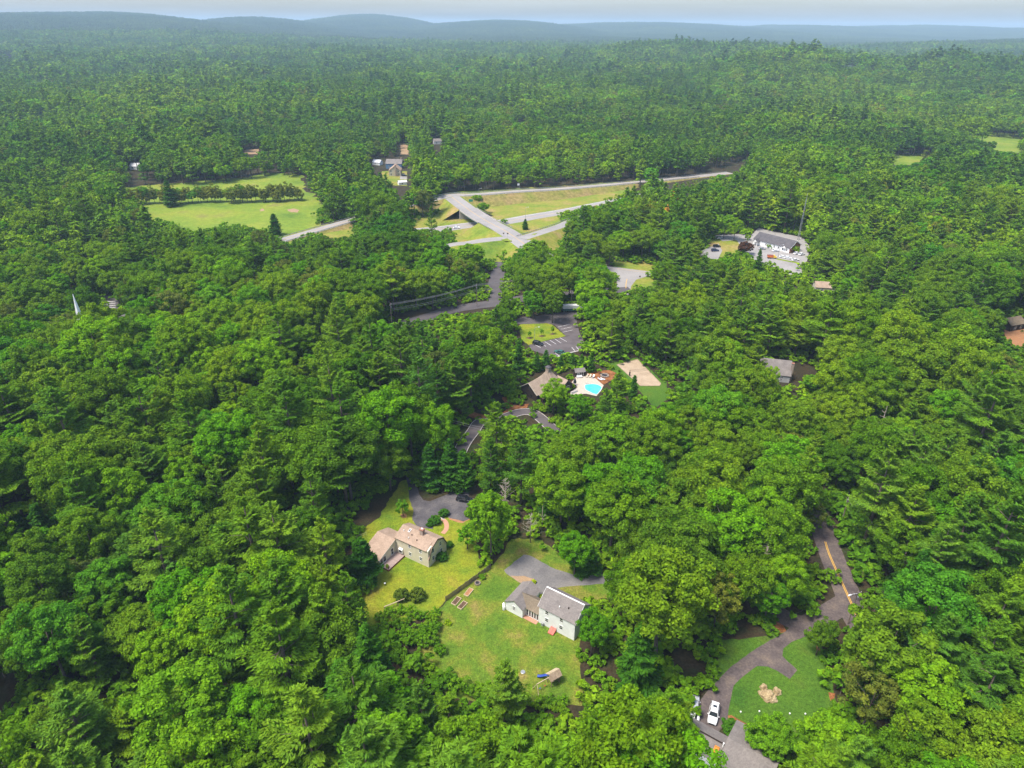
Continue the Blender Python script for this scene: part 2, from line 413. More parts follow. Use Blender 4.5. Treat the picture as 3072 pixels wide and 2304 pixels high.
def height(x, y):
    x = np.asarray(x, float); y = np.asarray(y, float)
    d = np.hypot(x, y)
    z = np.zeros_like(d)
    for cx, cy_, az, top, sl, sd in HILLS:
        dx, dy = x - cx, y - cy_
        rad = dx * math.sin(az) + dy * math.cos(az)
        lat = dx * math.cos(az) - dy * math.sin(az)
        z = np.maximum(z, top * np.exp(-.5 * (lat / sl) ** 2 - .5 * (rad / sd) ** 2))
    k = np.clip((d - 1250) / 1200, 0, 1)
    z = z * np.clip((d - 1230) / 500, 0, 1)
    z += k * (5 * np.sin(x / 310 + 1.3) * np.cos(y / 270) + 4 * np.sin(x / 170 + y / 230) + 3 * np.sin(y / 97 + 2 * np.sin(x / 140)))
    return z
def build_terrain():
    rings = [0, 40, 80, 150, 300, 500, 700, 850, 1000, 1150]
    r = 1260.0
    while r < 17000:
        rings.append(r); r *= 1.045
    ang = list(np.radians(np.arange(-64, 64.01, .8))) + list(np.radians(np.arange(72, 292, 8)))
    n = len(ang)
    V = []
    for q in rings:
        x = q * np.sin(ang); y = q * np.cos(ang); h = height(x, y)
        V += list(zip(x, y, h))
    F = []
    for i in range(len(rings) - 1):
        for j in range(n):
            a, b = i * n + j, i * n + (j + 1) % n
            F.append((a, b, b + n, a + n))
    o = obj('ground', mesh('ground', V, F, [M['floor'], MAT_FAR], [0 if k // n < 14 else 1 for k in range(len(F))], True))
    tag(o, 'leaf littered forest floor rising to far wooded hills', None, None, 'structure')
MAT_FAR = mixed('far_woodland', [(.3, (.020, .045, .012)), (.5, (.035, .068, .014)), (.7, (.05, .085, .02))], .012, 8, [(.06, .5, 1.4)], .95, 1.0)
build_terrain()

# ------------------------------------------------------------------ flat ground sheets
NOPLANT = []                        # world polygons where no tree may stand
def sheet(name, poly, mat, z, label, jit=0.0, kind='structure', noplant=True, step=1.2, cat=None):
    poly = [np.array(p[:2], float) for p in poly]
    if noplant: NOPLANT.append([tuple(p) for p in poly])
    out = []
    rr = random.Random(len(name) + int(poly[0][0] * 7))
    for i, p in enumerate(poly):
        q = poly[(i + 1) % len(poly)]
        n = max(1, int(np.linalg.norm(q - p) / step)) if jit else 1
        for k in range(n):
            c = p + (q - p) * k / n
            if jit: c = c + np.array([rr.uniform(-jit, jit), rr.uniform(-jit, jit)])
            out.append((c[0], c[1], z))
    o = obj(name, mesh(name, out, [tuple(range(len(out)))], mat))
    return tag(o, label, cat, None, kind)
def smooth_path(pts, n=6):
    pts = [np.array(p, float) for p in pts]
    P_ = [2 * pts[0] - pts[1]] + pts + [2 * pts[-1] - pts[-2]]
    out = []
    for i in range(1, len(P_) - 2):
        a, b, c, d = P_[i - 1:i + 3]
        for k in range(n):
            t = k / n
            out.append(.5 * (2 * b + (c - a) * t + (2 * a - 5 * b + 4 * c - d) * t * t + (3 * b - a - 3 * c + d) * t ** 3))
    out.append(pts[-1])
    return out
def sides(path, w):
    path = [np.asarray(p, float) for p in path]
    Ls, Rs = [], []
    for i, p in enumerate(path):
        d = path[min(i + 1, len(path) - 1)] - path[max(i - 1, 0)]
        d = d[:2] / (np.linalg.norm(d[:2]) + 1e-9)
        nrm = np.array([-d[1], d[0]])
        ww = w[i] if isinstance(w, (list, tuple)) else w
        Ls.append(p[:2] + nrm * ww / 2); Rs.append(p[:2] - nrm * ww / 2)
    return Ls, Rs
def strip(name, path, w, z, mat, label, n=6, noplant=True, kind='structure', raw=False, parent=None, wall=0.0):
    "a ribbon along a path; z may be a list; wall > 0 gives it side faces"
    pp = path if raw else smooth_path(path, n)
    Ls, Rs = sides(pp, w)
    m = len(pp)
    zs = list(z) if isinstance(z, (list, tuple)) else [z] * m
    V = [(*a, zs[i]) for i, a in enumerate(Ls)] + [(*a, zs[i]) for i, a in enumerate(Rs)]
    F = [(i, m + i, m + i + 1, i + 1) for i in range(m - 1)]
    if wall:
        k = 2 * m
        V += [(*a, zs[i] - wall) for i, a in enumerate(Ls)] + [(*a, zs[i] - wall) for i, a in enumerate(Rs)]
        F += [(i, i + 1, k + i + 1, k + i) for i in range(m - 1)] + [(m + i, k + m + i, k + m + i + 1, m + i + 1) for i in range(m - 1)]
    if noplant: NOPLANT.append([tuple(a) for a in Ls] + [tuple(a) for a in reversed(Rs)])
    o = obj(name, mesh(name, V, F, mat), parent)
    if not parent: tag(o, label, None, None, kind)
    return o

# ------------------------------------------------------------------ tree kinds
def nrm(a): return a / (np.linalg.norm(a, axis=-1, keepdims=True) + 1e-9)
def leaves(c, n, su, sv, rng, along=None):
    "one rhombic leaf spray per row"
    n = nrm(n); k = len(c)
    t = along if along is not None else rng.normal(size=(k, 3))
    t = nrm(t - n * (t * n).sum(1, keepdims=True)); b = np.cross(n, t)
    su = np.asarray(su).reshape(-1, 1) * np.ones((k, 1)); sv = np.asarray(sv).reshape(-1, 1) * np.ones((k, 1))
    V = np.stack([c - t * su, c + b * sv, c + t * su, c - b * sv], 1).reshape(-1, 3)
    F = np.arange(4 * k).reshape(-1, 4)
    return V, F
def np_mesh(name, V, F, mat):
    me = bpy.data.meshes.new(name)
    me.vertices.add(len(V)); me.vertices.foreach_set('co', np.ascontiguousarray(V, np.float32).ravel())
    k = len(F)
    me.loops.add(k * 4); me.loops.foreach_set('vertex_index', np.ascontiguousarray(F, np.int32).ravel())
    me.polygons.add(k); me.polygons.foreach_set('loop_start', np.arange(0, 4 * k, 4, dtype=np.int32))
    me.materials.append(mat)
    me.update(calc_edges=True)
    return me
def broad_crown(seed, H, R, cb, nc, nl, ls, lump=.24, flat=.78, rcs=(.17, .31)):
    rng = np.random.default_rng(seed)
    zc, rz = (cb + H) / 2, (H - cb) / 2
    i = np.arange(nc) + .5
    ph = math.pi * (1 + 5 ** .5) * i + rng.normal(0, .35, nc)
    cz = np.clip(1 - 1.72 * i / nc + rng.normal(0, .06, nc), -.95, 1)
    sr = np.sqrt(np.maximum(0, 1 - cz ** 2))
    d = np.stack([np.cos(ph) * sr, np.sin(ph) * sr, cz], 1)
    lob = nrm(rng.normal(size=(7, 3)))
    amp = 1 + lump * (np.maximum(0, d @ lob.T) ** 3).sum(1) - lump * .55
    f = rng.uniform(.66, 1.0, nc)
    f[rng.random(nc) < .18] *= .62
    shrink = np.where(d[:, 2] < 0, 1 - .30 * np.abs(d[:, 2]), 1.0)
    pc = d * np.array([R, R, rz]) * (amp * f * shrink)[:, None] * .86 + np.array([0, 0, zc])
    rc = rng.uniform(*rcs, nc) * R
    out = nrm(pc - np.array([0, 0, zc - rz * .35]))
    ci = np.repeat(np.arange(nc), nl)
    k = len(ci)
    dl = nrm(rng.normal(size=(k, 3)) + .55 * out[ci] + np.array([0, 0, .40]))
    rad = rng.random(k) ** .30
    c = pc[ci] + dl * (rc[ci] * rad)[:, None] * np.array([1, 1, flat])
    n = .75 * dl + .42 * rng.normal(size=(k, 3)) + np.array([0, 0, .35])
    s = ls * rng.uniform(.65, 1.35, k)
    V, F = leaves(c, n, s, s * .62, rng)
    return V, F, pc
def trunk_mb(H, r0, tops, seed, lean=.0, zmax=.72):
    rng = random.Random(seed); mb = MB()
    k = 6
    pts = [(lean * H * (i / k) ** 2 + rng.uniform(-.06, .06) * r0 * 4, rng.uniform(-.06, .06) * r0 * 4, H * zmax * i / k - (0.25 if i == 0 else 0)) for i in range(k + 1)]
    mb.tube(pts, [r0 * (1.25 if i == 0 else 1 - .75 * i / k) for i in range(k + 1)], 7)
    for t in tops:
        zb = min(t[2] * .75, H * zmax * .92) * rng.uniform(.72, .95)
        q = zb / (H * zmax) * k; a = Vector(pts[min(k - 1, int(q))]).lerp(Vector(pts[min(k, int(q) + 1)]), q - int(q))
        t = Vector(t); mid = a.lerp(t, .5) + Vector((0, 0, -.06 * (t - a).length))
        mb.tube([a, mid, a.lerp(t, .92)], [r0 * .42, r0 * .25, r0 * .08], 5)
    return mb
def pine_crown(seed, H, R, cb, dens=1.0, tuft=(.42, .14), gap=.14, prof=.75, el0=-4, el1=48, sp=.034, nb=(4, 6), mult=1):
    rng = np.random.default_rng(seed)
    Cs, Ns, As = [], [], []; tips = []
    z = cb
    side_bias = rng.uniform(0, 6.28)
    while z < H - .3:
        t = (z - cb) / (H - cb)
        if rng.random() > gap or t > .88:
            ph0 = rng.uniform(0, 6.28)
            m = rng.integers(nb[0], nb[1] + 1)
            for j in range(m):
                ph = ph0 + 6.283 * j / m + rng.normal(0, .22)
                Lb = R * ((1 - t) ** prof * .95 + .07) * rng.uniform(.42, 1.2) * (1 + .12 * math.cos(ph - side_bias))
                if t < .25: Lb *= .72 + 1.1 * t
                el = math.radians(el0 + (el1 - el0) * t ** 1.3 + rng.normal(0, 13))
                zj = z + rng.normal(0, .5) * H * sp
                d = np.array([math.cos(ph) * math.cos(el), math.sin(ph) * math.cos(el), math.sin(el)])
                s_ = np.array([-math.sin(ph), math.cos(ph), 0])
                k = int((13 * Lb + 9) * dens)
                s = rng.uniform(.22, 1, k) ** .75
                lat = rng.uniform(-1, 1, k) * Lb * .40 * np.sqrt(np.clip(s * (1.12 - s), 0, 1)) * 1.6
                c = np.array([0, 0, zj]) + s[:, None] * d * Lb + lat[:, None] * s_ + np.array([0, 0, 1.]) * (.17 * Lb * s ** 2 - .13 * np.abs(lat) + rng.normal(0, .085, k))[:, None]
                a = d + s_ * np.sign(lat)[:, None] * .55 + np.array([0, 0, .38]) + rng.normal(0, .22, (k, 3))
                n = np.array([0, 0, 1.]) + .36 * rng.normal(size=(k, 3)) + .25 * d
                Cs.append(c); Ns.append(n); As.append(a)
                if Lb > R * .5: tips.append((*(np.array([0, 0, zj]) + d * Lb * .8),))
        z += H * sp * rng.uniform(.75, 1.25)
    k = int(22 * dens)
    Cs.append(np.array([0, 0, H - .9]) + rng.normal(0, .22, (k, 3)) * np.array([1, 1, 2.0])); Ns.append(rng.normal(size=(k, 3)) + [0, 0, .5]); As.append(np.tile([0, 0, 1.], (k, 1)) + rng.normal(0, .3, (k, 3)))
    c = np.concatenate(Cs); n = np.concatenate(Ns); a = np.concatenate(As)
    sz = rng.uniform(.7, 1.35, len(c))
    V, F = leaves(c, n, tuft[0] * sz, tuft[1] * sz, rng, a)
    return V, F, tips
PROTO = {}                          # kind -> list of dict(H, R, crown mesh, trunk mesh)
def add_proto(kind, seed, H, R, lod, mat, **k):
    if kind in ('pine', 'hemlock', 'rusty'):
        V, F, tips = pine_crown(seed, H, R, **k)
        tr = MB(); r0 = .012 * H + .05
        tr.tube([(0, 0, -.3), (.05, 0, H * .3), (-.04, .04, H * .65), (0, 0, H * .98)], [r0 * 1.2, r0, r0 * .6, .03], 7)
        rr = random.Random(seed)
        for t in rr.sample(tips, min(len(tips), 26 if lod == 0 else 0)):
            rad = math.hypot(t[0], t[1]); zb = t[2] - rad * .12
            tr.tube([(0, 0, zb), t], [r0 * .22, .02], 4, cap=False)
        bark = M['pinebark']
    else:
        V, F, pc = broad_crown(seed, H, R, **k)
        rr = random.Random(seed)
        tops = [tuple(pc[i]) for i in rr.sample(range(len(pc)), 7 if lod == 0 else 2)]
        tr = trunk_mb(H, .013 * H + .05, tops, seed)
        bark = M['bark']
    cm = np_mesh('%s_crown' % kind, V, F, mat)
    tm = mesh('%s_trunk' % kind, tr.V, tr.F, bark, None, True)
    PROTO.setdefault((kind, lod), []).append(dict(H=H, R=R, crown=cm, trunk=tm, V=V, F=F, tr=tr, bark=bark, mat=mat))
for s in range(7):
    H = [19, 21, 18, 20, 22, 17, 19.5][s]; R = [6.6, 7.4, 6.0, 7.8, 6.8, 5.8, 6.4][s]
    add_proto('oak', 100 + s, H, R, 0, LF['oak'], cb=H * [.30, .26, .34, .28, .36, .25, .3][s], nc=120, nl=150, ls=.225, rcs=(.12, .24))
    add_proto('oak', 150 + s, H, R, 1, LF['oak'], cb=H * .28, nc=38, nl=28, ls=.72)
    add_proto('oak', 180 + s, H, R, 2, LF['oak'], cb=H * .3, nc=15, nl=10, ls=1.5)
for s in range(5):
    H = [18, 20, 17, 19, 16][s]; R = [5.8, 6.6, 5.4, 6.2, 5.2][s]
    add_proto('maple', 200 + s, H, R, 0, LF['maple'], cb=H * [.22, .28, .2, .25, .2][s], nc=130, nl=130, ls=.215, lump=.2, rcs=(.12, .22))
    add_proto('maple', 250 + s, H, R, 1, LF['maple'], cb=H * .25, nc=40, nl=26, ls=.70, lump=.16)
    add_proto('maple', 280 + s, H, R, 2, LF['maple'], cb=H * .28, nc=15, nl=10, ls=1.5, lump=.16)
for s in range(8):
    H = [23, 25, 21, 24, 25, 20, 22, 19][s]; R = [6.4, 7.0, 5.8, 7.4, 6.6, 5.4, 6.8, 6.0][s]; cb = H * [.26, .34, .24, .3, .36, .2, .28, .2][s]
    add_proto('pine', 300 + s, H, R, 0, LF['pine'], cb=cb, dens=2.6, sp=.052, gap=.10, tuft=(.31, .11))
    add_proto('pine', 350 + s, H, R, 1, LF['pine'], cb=cb, dens=.34, tuft=(.92, .38), sp=.062)
    add_proto('pine', 380 + s, H, R, 2, LF['pine'], cb=cb, dens=.16, tuft=(1.7, .85), sp=.10, nb=(4, 5))
for s in range(3):
    H = [14, 16, 12][s]; R = [3.6, 3.8, 3.2][s]
    add_proto('hemlock', 400 + s, H, R, 0, LF['hemlock'], cb=H * .05, dens=1.5, gap=.03, prof=.85, el0=-14, el1=35, sp=.036, nb=(6, 8), tuft=(.36, .13))
    add_proto('hemlock', 450 + s, H, R, 1, LF['hemlock'], cb=H * .05, dens=.35, gap=.03, prof=.85, el0=-14, el1=35, sp=.05, nb=(5, 7), tuft=(.8, .32))
for s in range(2):
    add_proto('rusty', 500 + s, 22, 3.6, 0, LF['rusty'], cb=7, dens=.55, gap=.2)
for s in range(2):
    add_proto('willow', 520 + s, 11, 4.2, 0, LF['willow'], cb=1.5, nc=80, nl=70, ls=.26, lump=.3)
    add_proto('ash', 550 + s, 17, 6.0, 0, LF['willow'], cb=4.5, nc=90, nl=110, ls=.22, lump=.34, rcs=(.12, .24))
    add_proto('ash', 553 + s, 17, 6.0, 1, LF['willow'], cb=4.5, nc=36, nl=26, ls=.7, lump=.34)
    add_proto('ash', 556 + s, 17, 6.0, 2, LF['willow'], cb=4.5, nc=15, nl=10, ls=1.5, lump=.34)
    add_proto('rowtree', 525 + s, 12, 4.0, 0, LF['willow'], cb=.3, nc=80, nl=60, ls=.30, lump=.3)
    add_proto('purple', 530 + s, 8, 3.6, 0, LF['purple'], cb=.8, nc=60, nl=80, ls=.28, lump=.15)
    add_proto('sapling', 540 + s, 5.5, 1.9, 0, LF['maple'], cb=1.4, nc=34, nl=50, ls=.20, lump=.3)
for s in range(4):
    H = [2.6, 3.4, 2.0, 4.2][s]
    add_proto('shrub', 560 + s, H, H * .62, 0, LF['shrub'], cb=-.2, nc=26, nl=44, ls=.22, lump=.3)
    add_proto('shrub', 580 + s, H, H * .7, 1, LF['shrub'], cb=-.2, nc=14, nl=16, ls=.5, lump=.3)
add_proto('topiary', 600, 2.4, 2.1, 0, LF['topiary'], cb=-.6, nc=70, nl=60, ls=.16, lump=.06, rcs=(.14, .22))
add_proto('topiary', 601, 2.0, 1.2, 0, LF['hemlock'], cb=-.4, nc=50, nl=60, ls=.14, lump=.06, rcs=(.14, .22))
add_proto('limebush', 602, 1.2, 1.1, 0, LF['bright'], cb=-.3, nc=30, nl=50, ls=.12, lump=.1)

def joined(p, name):
    "crown and trunk as one mesh, for the mass of the woods"
    me = mesh(name, [tuple(v) for v in p['V']] + list(p['tr'].V), [tuple(f) for f in p['F']] + [tuple(i + len(p['V']) for i in f) for f in p['tr'].F],
              [p['mat'], p['bark']], [0] * len(p['F']) + [1] * len(p['tr'].F))
    return me
def source_collection(name, meshes):
    c = bpy.data.collections.new(name)
    for i, me in enumerate(meshes):
        c.objects.link(bpy.data.objects.new('%s_%02d' % (name, i), me))
    return c
def scatter(name, label, pts, rot, scl, idx, coll):
    "one object that carries many plants"
    me = bpy.data.meshes.new(name)
    n = len(pts)
    me.vertices.add(n); me.vertices.foreach_set('co', np.ascontiguousarray(pts, np.float32).ravel())
    a = me.attributes.new('rot', 'FLOAT_VECTOR', 'POINT'); a.data.foreach_set('vector', np.ascontiguousarray(rot, np.float32).ravel())
    a = me.attributes.new('scl', 'FLOAT_VECTOR', 'POINT'); a.data.foreach_set('vector', np.ascontiguousarray(scl, np.float32).ravel())
    a = me.attributes.new('idx', 'INT', 'POINT'); a.data.foreach_set('value', np.ascontiguousarray(idx, np.int32))
    me.update()
    o = obj(name, me)
    ng = bpy.data.node_groups.new(name, 'GeometryNodeTree')
    ng.interface.new_socket('Geometry', in_out='INPUT', socket_type='NodeSocketGeometry')
    ng.interface.new_socket('Geometry', in_out='OUTPUT', socket_type='NodeSocketGeometry')
    N, L = ng.nodes, ng.links
    gi, go = N.new('NodeGroupInput'), N.new('NodeGroupOutput')
    ci = N.new('GeometryNodeCollectionInfo'); ci.inputs['Collection'].default_value = coll
    ci.inputs['Separate Children'].default_value = True; ci.inputs['Reset Children'].default_value = True
    ip = N.new('GeometryNodeInstanceOnPoints'); ip.inputs['Pick Instance'].default_value = True
    def at(nm, ty):
        q = N.new('GeometryNodeInputNamedAttribute'); q.data_type = ty; q.inputs['Name'].default_value = nm
        return q.outputs['Attribute']
    L.new(gi.outputs[0], ip.inputs['Points']); L.new(ci.outputs[0], ip.inputs['Instance'])
    L.new(at('idx', 'INT'), ip.inputs['Instance Index']); L.new(at('rot', 'FLOAT_VECTOR'), ip.inputs['Rotation']); L.new(at('scl', 'FLOAT_VECTOR'), ip.inputs['Scale'])
    L.new(ip.outputs[0], go.inputs[0])
    md = o.modifiers.new('scatter', 'NODES'); md.node_group = ng
    return tag(o, label, None, None, 'stuff')
SPEC = dict(
    oak=('oak_tree', 'broad lumpy crowned oak growing in the dense mixed woods', 'oaks of the mixed woods'),
    maple=('maple_tree', 'fresh green rounded maple growing in the dense mixed woods', 'maples of the mixed woods'),
    pine=('white_pine', 'tall white pine with tiered feathery boughs in the mixed woods', 'white pines of the mixed woods'),
    hemlock=('hemlock_tree', 'dark dense hemlock with cone shaped crown in the woods', 'hemlocks of the woods'),
    ash=('ash_tree', 'dull olive green loose crowned ash in the woods', 'olive green ashes of the woods'),
    shrub=('leafy_shrub', 'low leafy green shrub at the edge of the woods', 'shrubs at the wood edge'),
)
TREES = []                          # (x, y, R) of everything planted so far
def plant(kind, x, y, H=None, R=None, label=None, group=None, name=None, var=None, cat='tree', z=0.0):
    ps = PROTO[(kind, 0)]
    p = ps[var % len(ps)] if var is not None else random.choice(ps)
    sp = SPEC.get(kind)
    H = H or p['H'] * random.uniform(.85, 1.12); R = R or p['R'] * H / p['H'] * random.uniform(.9, 1.1)
    rt = thing(name or sp[0], label or sp[1], cat, (x, y, z), random.uniform(0, 6.28), group or (None if label else sp[2]))
    rt.scale = (R / p['R'], R / p['R'], H / p['H'])
    c = obj('crown', p['crown'], rt)
    t = obj('trunk', p['trunk'], rt)
    TREES.append((x, y, R))
    return rt
def bare_tree(x, y, H, seed, label, name='dead_tree', spread=.35, n=16, cat='dead tree'):
    rr = random.Random(seed)
    rt = thing(name, label, cat, (x, y, 0), rr.uniform(0, 6))
    t = MB(); r0 = .011 * H + .04
    t.tube([(0, 0, -.3), (.1, .05, H * .5), (0, .1, H)], [r0, r0 * .7, .03], 7)
    t.build('trunk', M['deadwood'], rt, smooth=True)
    b = MB()
    for i in range(n):
        z = H * rr.uniform(.35, .95); a = rr.uniform(0, 6.28); L_ = H * spread * rr.uniform(.4, 1) * (1.25 - z / H)
        e = rr.uniform(.2, .9)
        p = Vector((math.cos(a) * math.cos(e), math.sin(a) * math.cos(e), math.sin(e)))
        s = Vector((.06, .06, z)); q = s + p * L_
        b.tube([s, s.lerp(q, .5) + Vector((0, 0, -.08 * L_)), q], [r0 * .4, r0 * .28, .03], 5)
        for _ in range(3):
            w = s.lerp(q, rr.uniform(.35, .9)); v = Vector((rr.uniform(-1, 1), rr.uniform(-1, 1), rr.uniform(0, 1))).normalized()
            b.tube([w, w + v * L_ * rr.uniform(.2, .45)], [r0 * .18, .02], 4)
    b.build('branches', M['deadwood'], rt)
    TREES.append((x, y, 1.5))
    return rt

# ------------------------------------------------------------------ open places (survey outlines that trees must not cover)
CLEAR = [[zz(k, *p) for p in pts] for k, pts in [
    (1, [(480, 150), (560, 175), (600, 240), (640, 270), (880, 190), (960, 230), (955, 330), (985, 420), (950, 500), (1010, 600), (1040, 700), (1070, 800), (1160, 840), (1260, 760), (1330, 610), (1560, 640), (1740, 720), (1755, 850), (1900, 880), (2090, 890), (2095, 990), (1900, 1100), (1830, 1220), (1800, 1330), (1850, 1440), (1784, 1546), (1810, 1828), (1694, 1853), (1515, 1841), (1438, 1713), (1285, 1636), (1144, 1777), (978, 1866), (939, 1764), (747, 1674), (747, 1546), (696, 1444), (773, 1252), (478, 1400), (200, 1300), (146, 1137), (139, 1009), (230, 960), (240, 870), (100, 600), (200, 560), (190, 400), (330, 280), (400, 170), (470, 110)]),
    (2, [(400, 1140), (540, 960), (540, 780), (650, 770), (840, 745), (960, 690), (1110, 640), (1120, 560), (1260, 640), (1130, 720), (1130, 900), (1110, 1060), (1250, 1130), (1200, 1250), (1200, 1350), (1090, 1400), (1080, 1520), (1060, 1440), (1010, 1380), (920, 1370), (850, 1360), (700, 1390), (620, 1480), (540, 1640), (380, 1640), (400, 1560), (440, 1540), (410, 1400), (360, 1290), (340, 1190)]),
    (2, [(1230, 120), (1320, 110), (1420, 280), (1500, 430), (1270, 450), (1330, 340), (1300, 240), (1240, 190)]),
    (2, [(815, 390), (870, 480), (900, 600), (850, 560)]),
    (3, [(590, 990), (680, 900), (790, 850), (830, 845), (930, 900), (1010, 910), (1020, 850), (1110, 840), (1130, 890), (1290, 880), (1330, 900), (1260, 960), (1260, 1010), (1215, 1065), (1100, 1060), (1010, 1060), (980, 1000), (740, 1110), (720, 1130), (590, 1060)]),
    (3, [(1300, 800), (1560, 760), (1760, 970), (1800, 1060), (1700, 1150), (1640, 1090), (1500, 960), (1380, 860)]),
    (3, [(75, 1480), (170, 1220), (330, 1270), (320, 1330), (230, 1400), (140, 1570)]),
    (3, [(440, 1230), (520, 1170), (640, 1145), (740, 1240), (830, 1240), (825, 1330), (770, 1320), (650, 1250), (480, 1250)]),
    (3, [(580, 480), (600, 440), (790, 440), (870, 480), (1040, 410), (1050, 500), (1000, 570), (1100, 640), (1100, 690), (850, 750), (680, 690), (590, 600)]),
    (3, [(340, 105), (430, 105), (415, 200), (405, 270), (400, 300), (390, 330), (0, 390), (0, 335), (330, 285), (340, 230)]),
    (4, [(1270, 1535), (1980, 1470), (1950, 1500), (1400, 1580), (1290, 1585)]),
    (5, [(1410, 1060), (1740, 1080), (1720, 1160), (1720, 1280), (1620, 1290), (1530, 1330), (1430, 1290)]),
    (5, [(-190, 420), (-126, 400), (480, 370), (1640, 285), (1640, 315), (1500, 345), (1340, 380), (1310, 470), (960, 545), (880, 620), (885, 740), (870, 770), (870, 950), (800, 930), (750, 850), (650, 820), (560, 860), (500, 890), (340, 900), (330, 990), (180, 1040), (150, 900), (-110, 920), (-110, 740), (-520, 710), (-400, 640), (-200, 580), (-190, 520)]),
    (5, [(1850, 255), (2212, 235), (2212, 262), (1900, 290)]),
    ('c', [(30, 1140), (240, 1080), (400, 1035), (410, 1045), (260, 1100), (60, 1160)]),
    (4, [(110, 830), (500, 720), (800, 645), (810, 810), (580, 800), (400, 800), (170, 885)]),
    ('a', [(960, 1340), (1200, 1305), (1950, 1295), (2060, 1310), (2040, 1440), (1900, 1500), (1830, 1520), (1690, 1480), (1500, 1440), (1230, 1490), (1010, 1410)]),
    ('a', [(1500, 1175), (1700, 1140), (1940, 1145), (1960, 1180), (1600, 1200)]),
    ('a', [(820, 1215), (1130, 1195), (1500, 1180), (1960, 1185), (1960, 1290), (1200, 1300), (960, 1330)]),
    (6, [(820, 440), (880, 385), (1220, 460), (1250, 500), (1300, 530), (1280, 640), (1215, 750), (1080, 680), (980, 655), (850, 610), (820, 540)]),
    (6, [(500, 480), (570, 430), (740, 420), (830, 430), (740, 520), (730, 560), (560, 590), (490, 600)]),
    ('f', [(620, 600), (668, 596), (780, 720), (690, 785), (640, 700)]),
    ('f', [(760, 650), (860, 655), (880, 690), (790, 700)]),
    (4, [(1000, 85), (1060, 80), (1110, 90), (1270, 70), (1290, 235), (1320, 240), (1320, 330), (1250, 335), (1250, 300), (1150, 240), (1100, 150), (1000, 150)]),
    ('c', [(1790, 885), (2000, 880), (2212, 900), (2212, 975), (2080, 955), (1900, 920)]),
    ('c', [(1380, 1010), (1590, 1000), (1500, 1055), (1380, 1055)]),
    ('g', [(0, 1420), (30, 1470), (45, 1560), (15, 1690), (-60, 1690), (-60, 1420)]),
    ('d', [(464, 390), (476, 392), (492, 474), (468, 474)]),
    ('d', [(688, 425), (750, 425), (752, 505), (690, 490)]),
    ('a', [(1590, 975), (1670, 968), (1660, 995), (1600, 995)]),
    ('a', [(838, 1070), (882, 1070), (882, 1098), (838, 1098)]),
    ('a', [(0, 375), (110, 372), (112, 397), (0, 397)]),
    ('b', [(392, 940), (415, 945), (420, 985), (398, 985)]),
    ('b', [(597, 895), (640, 895), (640, 935), (597, 935)]),
    (6, [(1370, 850), (1460, 850), (1460, 888), (1370, 888)]),
    ('f', [(2110, 340), (2180, 350), (2180, 500), (2110, 480)]),
    ('e', [(700, 600), (860, 640), (910, 720), (800, 690)]),
]]

# ------------------------------------------------------------------ lawns, drives and roads near the houses
sheet('lawn', GL(1, [(60, 560), (240, 420), (420, 120), (520, 100), (560, 300), (900, 420), (1010, 420), (1080, 780), (1150, 840), (797, 1118), (640, 1260), (150, 1330), (80, 1100)]), M['lawn_yellow'], .02, 'sunny yellow green lawn around the beige house', .35)
sheet('lawn', GL(1, [(1165, 838), (1260, 740), (1330, 600), (1560, 600), (1800, 760), (1850, 860), (2300, 840), (2300, 1050), (2000, 1120), (1900, 1500), (1950, 1980), (1200, 2000), (800, 1900), (600, 1700), (560, 1350), (640, 1260), (797, 1122)]), M['lawn_patchy'], .026, 'patchy green and straw coloured lawn around the white house', .35)
sheet('lawn', GL(2, [(440, 1100), (500, 760), (700, 740), (900, 700), (1180, 680), (1300, 1100), (1380, 1400), (1100, 1560), (900, 1480), (600, 1340), (560, 1420)]), M['lawn_deep'], .02, 'deep green mown lawn around the tan boulders', .35)
sheet('driveway', GL(1, [(455, 60), (480, 150), (490, 260), (525, 370), (515, 440), (560, 500), (690, 520), (690, 470), (680, 430), (740, 400), (760, 370), (815, 385), (815, 425), (940, 455), (1005, 425), (990, 330), (985, 215), (880, 200), (760, 250), (660, 290), (610, 280), (575, 230), (560, 180), (530, 110), (510, 50)]), M['asphalt_drive'], .04, 'dark cracked asphalt driveway behind the beige house', .12)
sheet('driveway', GL(1, [(1280, 860), (1440, 730), (1485, 735), (1700, 850), (1850, 898), (2100, 893), (2400, 870), (2400, 985), (2090, 975), (1850, 990), (1700, 1012), (1625, 1060), (1590, 1120), (1480, 1010), (1410, 965), (1290, 885)]), M['asphalt_old'], .04, 'worn pale grey asphalt driveway behind the white house', .10)
sheet('sand_patch', GL(1, [(1330, 905), (1440, 910), (1530, 930), (1520, 965), (1410, 966)]), M['drysand'], .048, 'orange sand washed over the pale driveway corner', .18)
sheet('driveway', GL(2, [(340, 1200), (430, 1090), (560, 955), (700, 850), (850, 758), (960, 695), (1010, 640), (1130, 560), (1240, 620), (1130, 720), (1000, 772), (945, 815), (938, 870), (1042, 970), (990, 1032), (900, 972), (830, 942), (760, 940), (660, 1010), (590, 1082), (565, 1200), (552, 1300), (540, 1350), (470, 1420), (360, 1400), (300, 1300)]), M['asphalt_brown'], .04, 'brownish curving driveway with a turning spur beside the boulders', .08)
def road_strip(name, k, pts, w, mat, label, z=.045, n=8):
    return strip(name, GL(k, pts), w, z, mat, label, n)
road_strip('road', 2, [(1180, -160), (1275, 130), (1395, 420), (1480, 640), (1700, 900), (2100, 1200)], 6.2, M['asphalt_brown'], 'two lane side road with a double yellow line')
road_strip('road', 2, [(1400, 480), (1200, 600), (1080, 640), (900, 560), (760, 380), (640, 150)], 5.0, M['asphalt_brown'], 'narrow pale side lane under the trees by the driveway', .036)
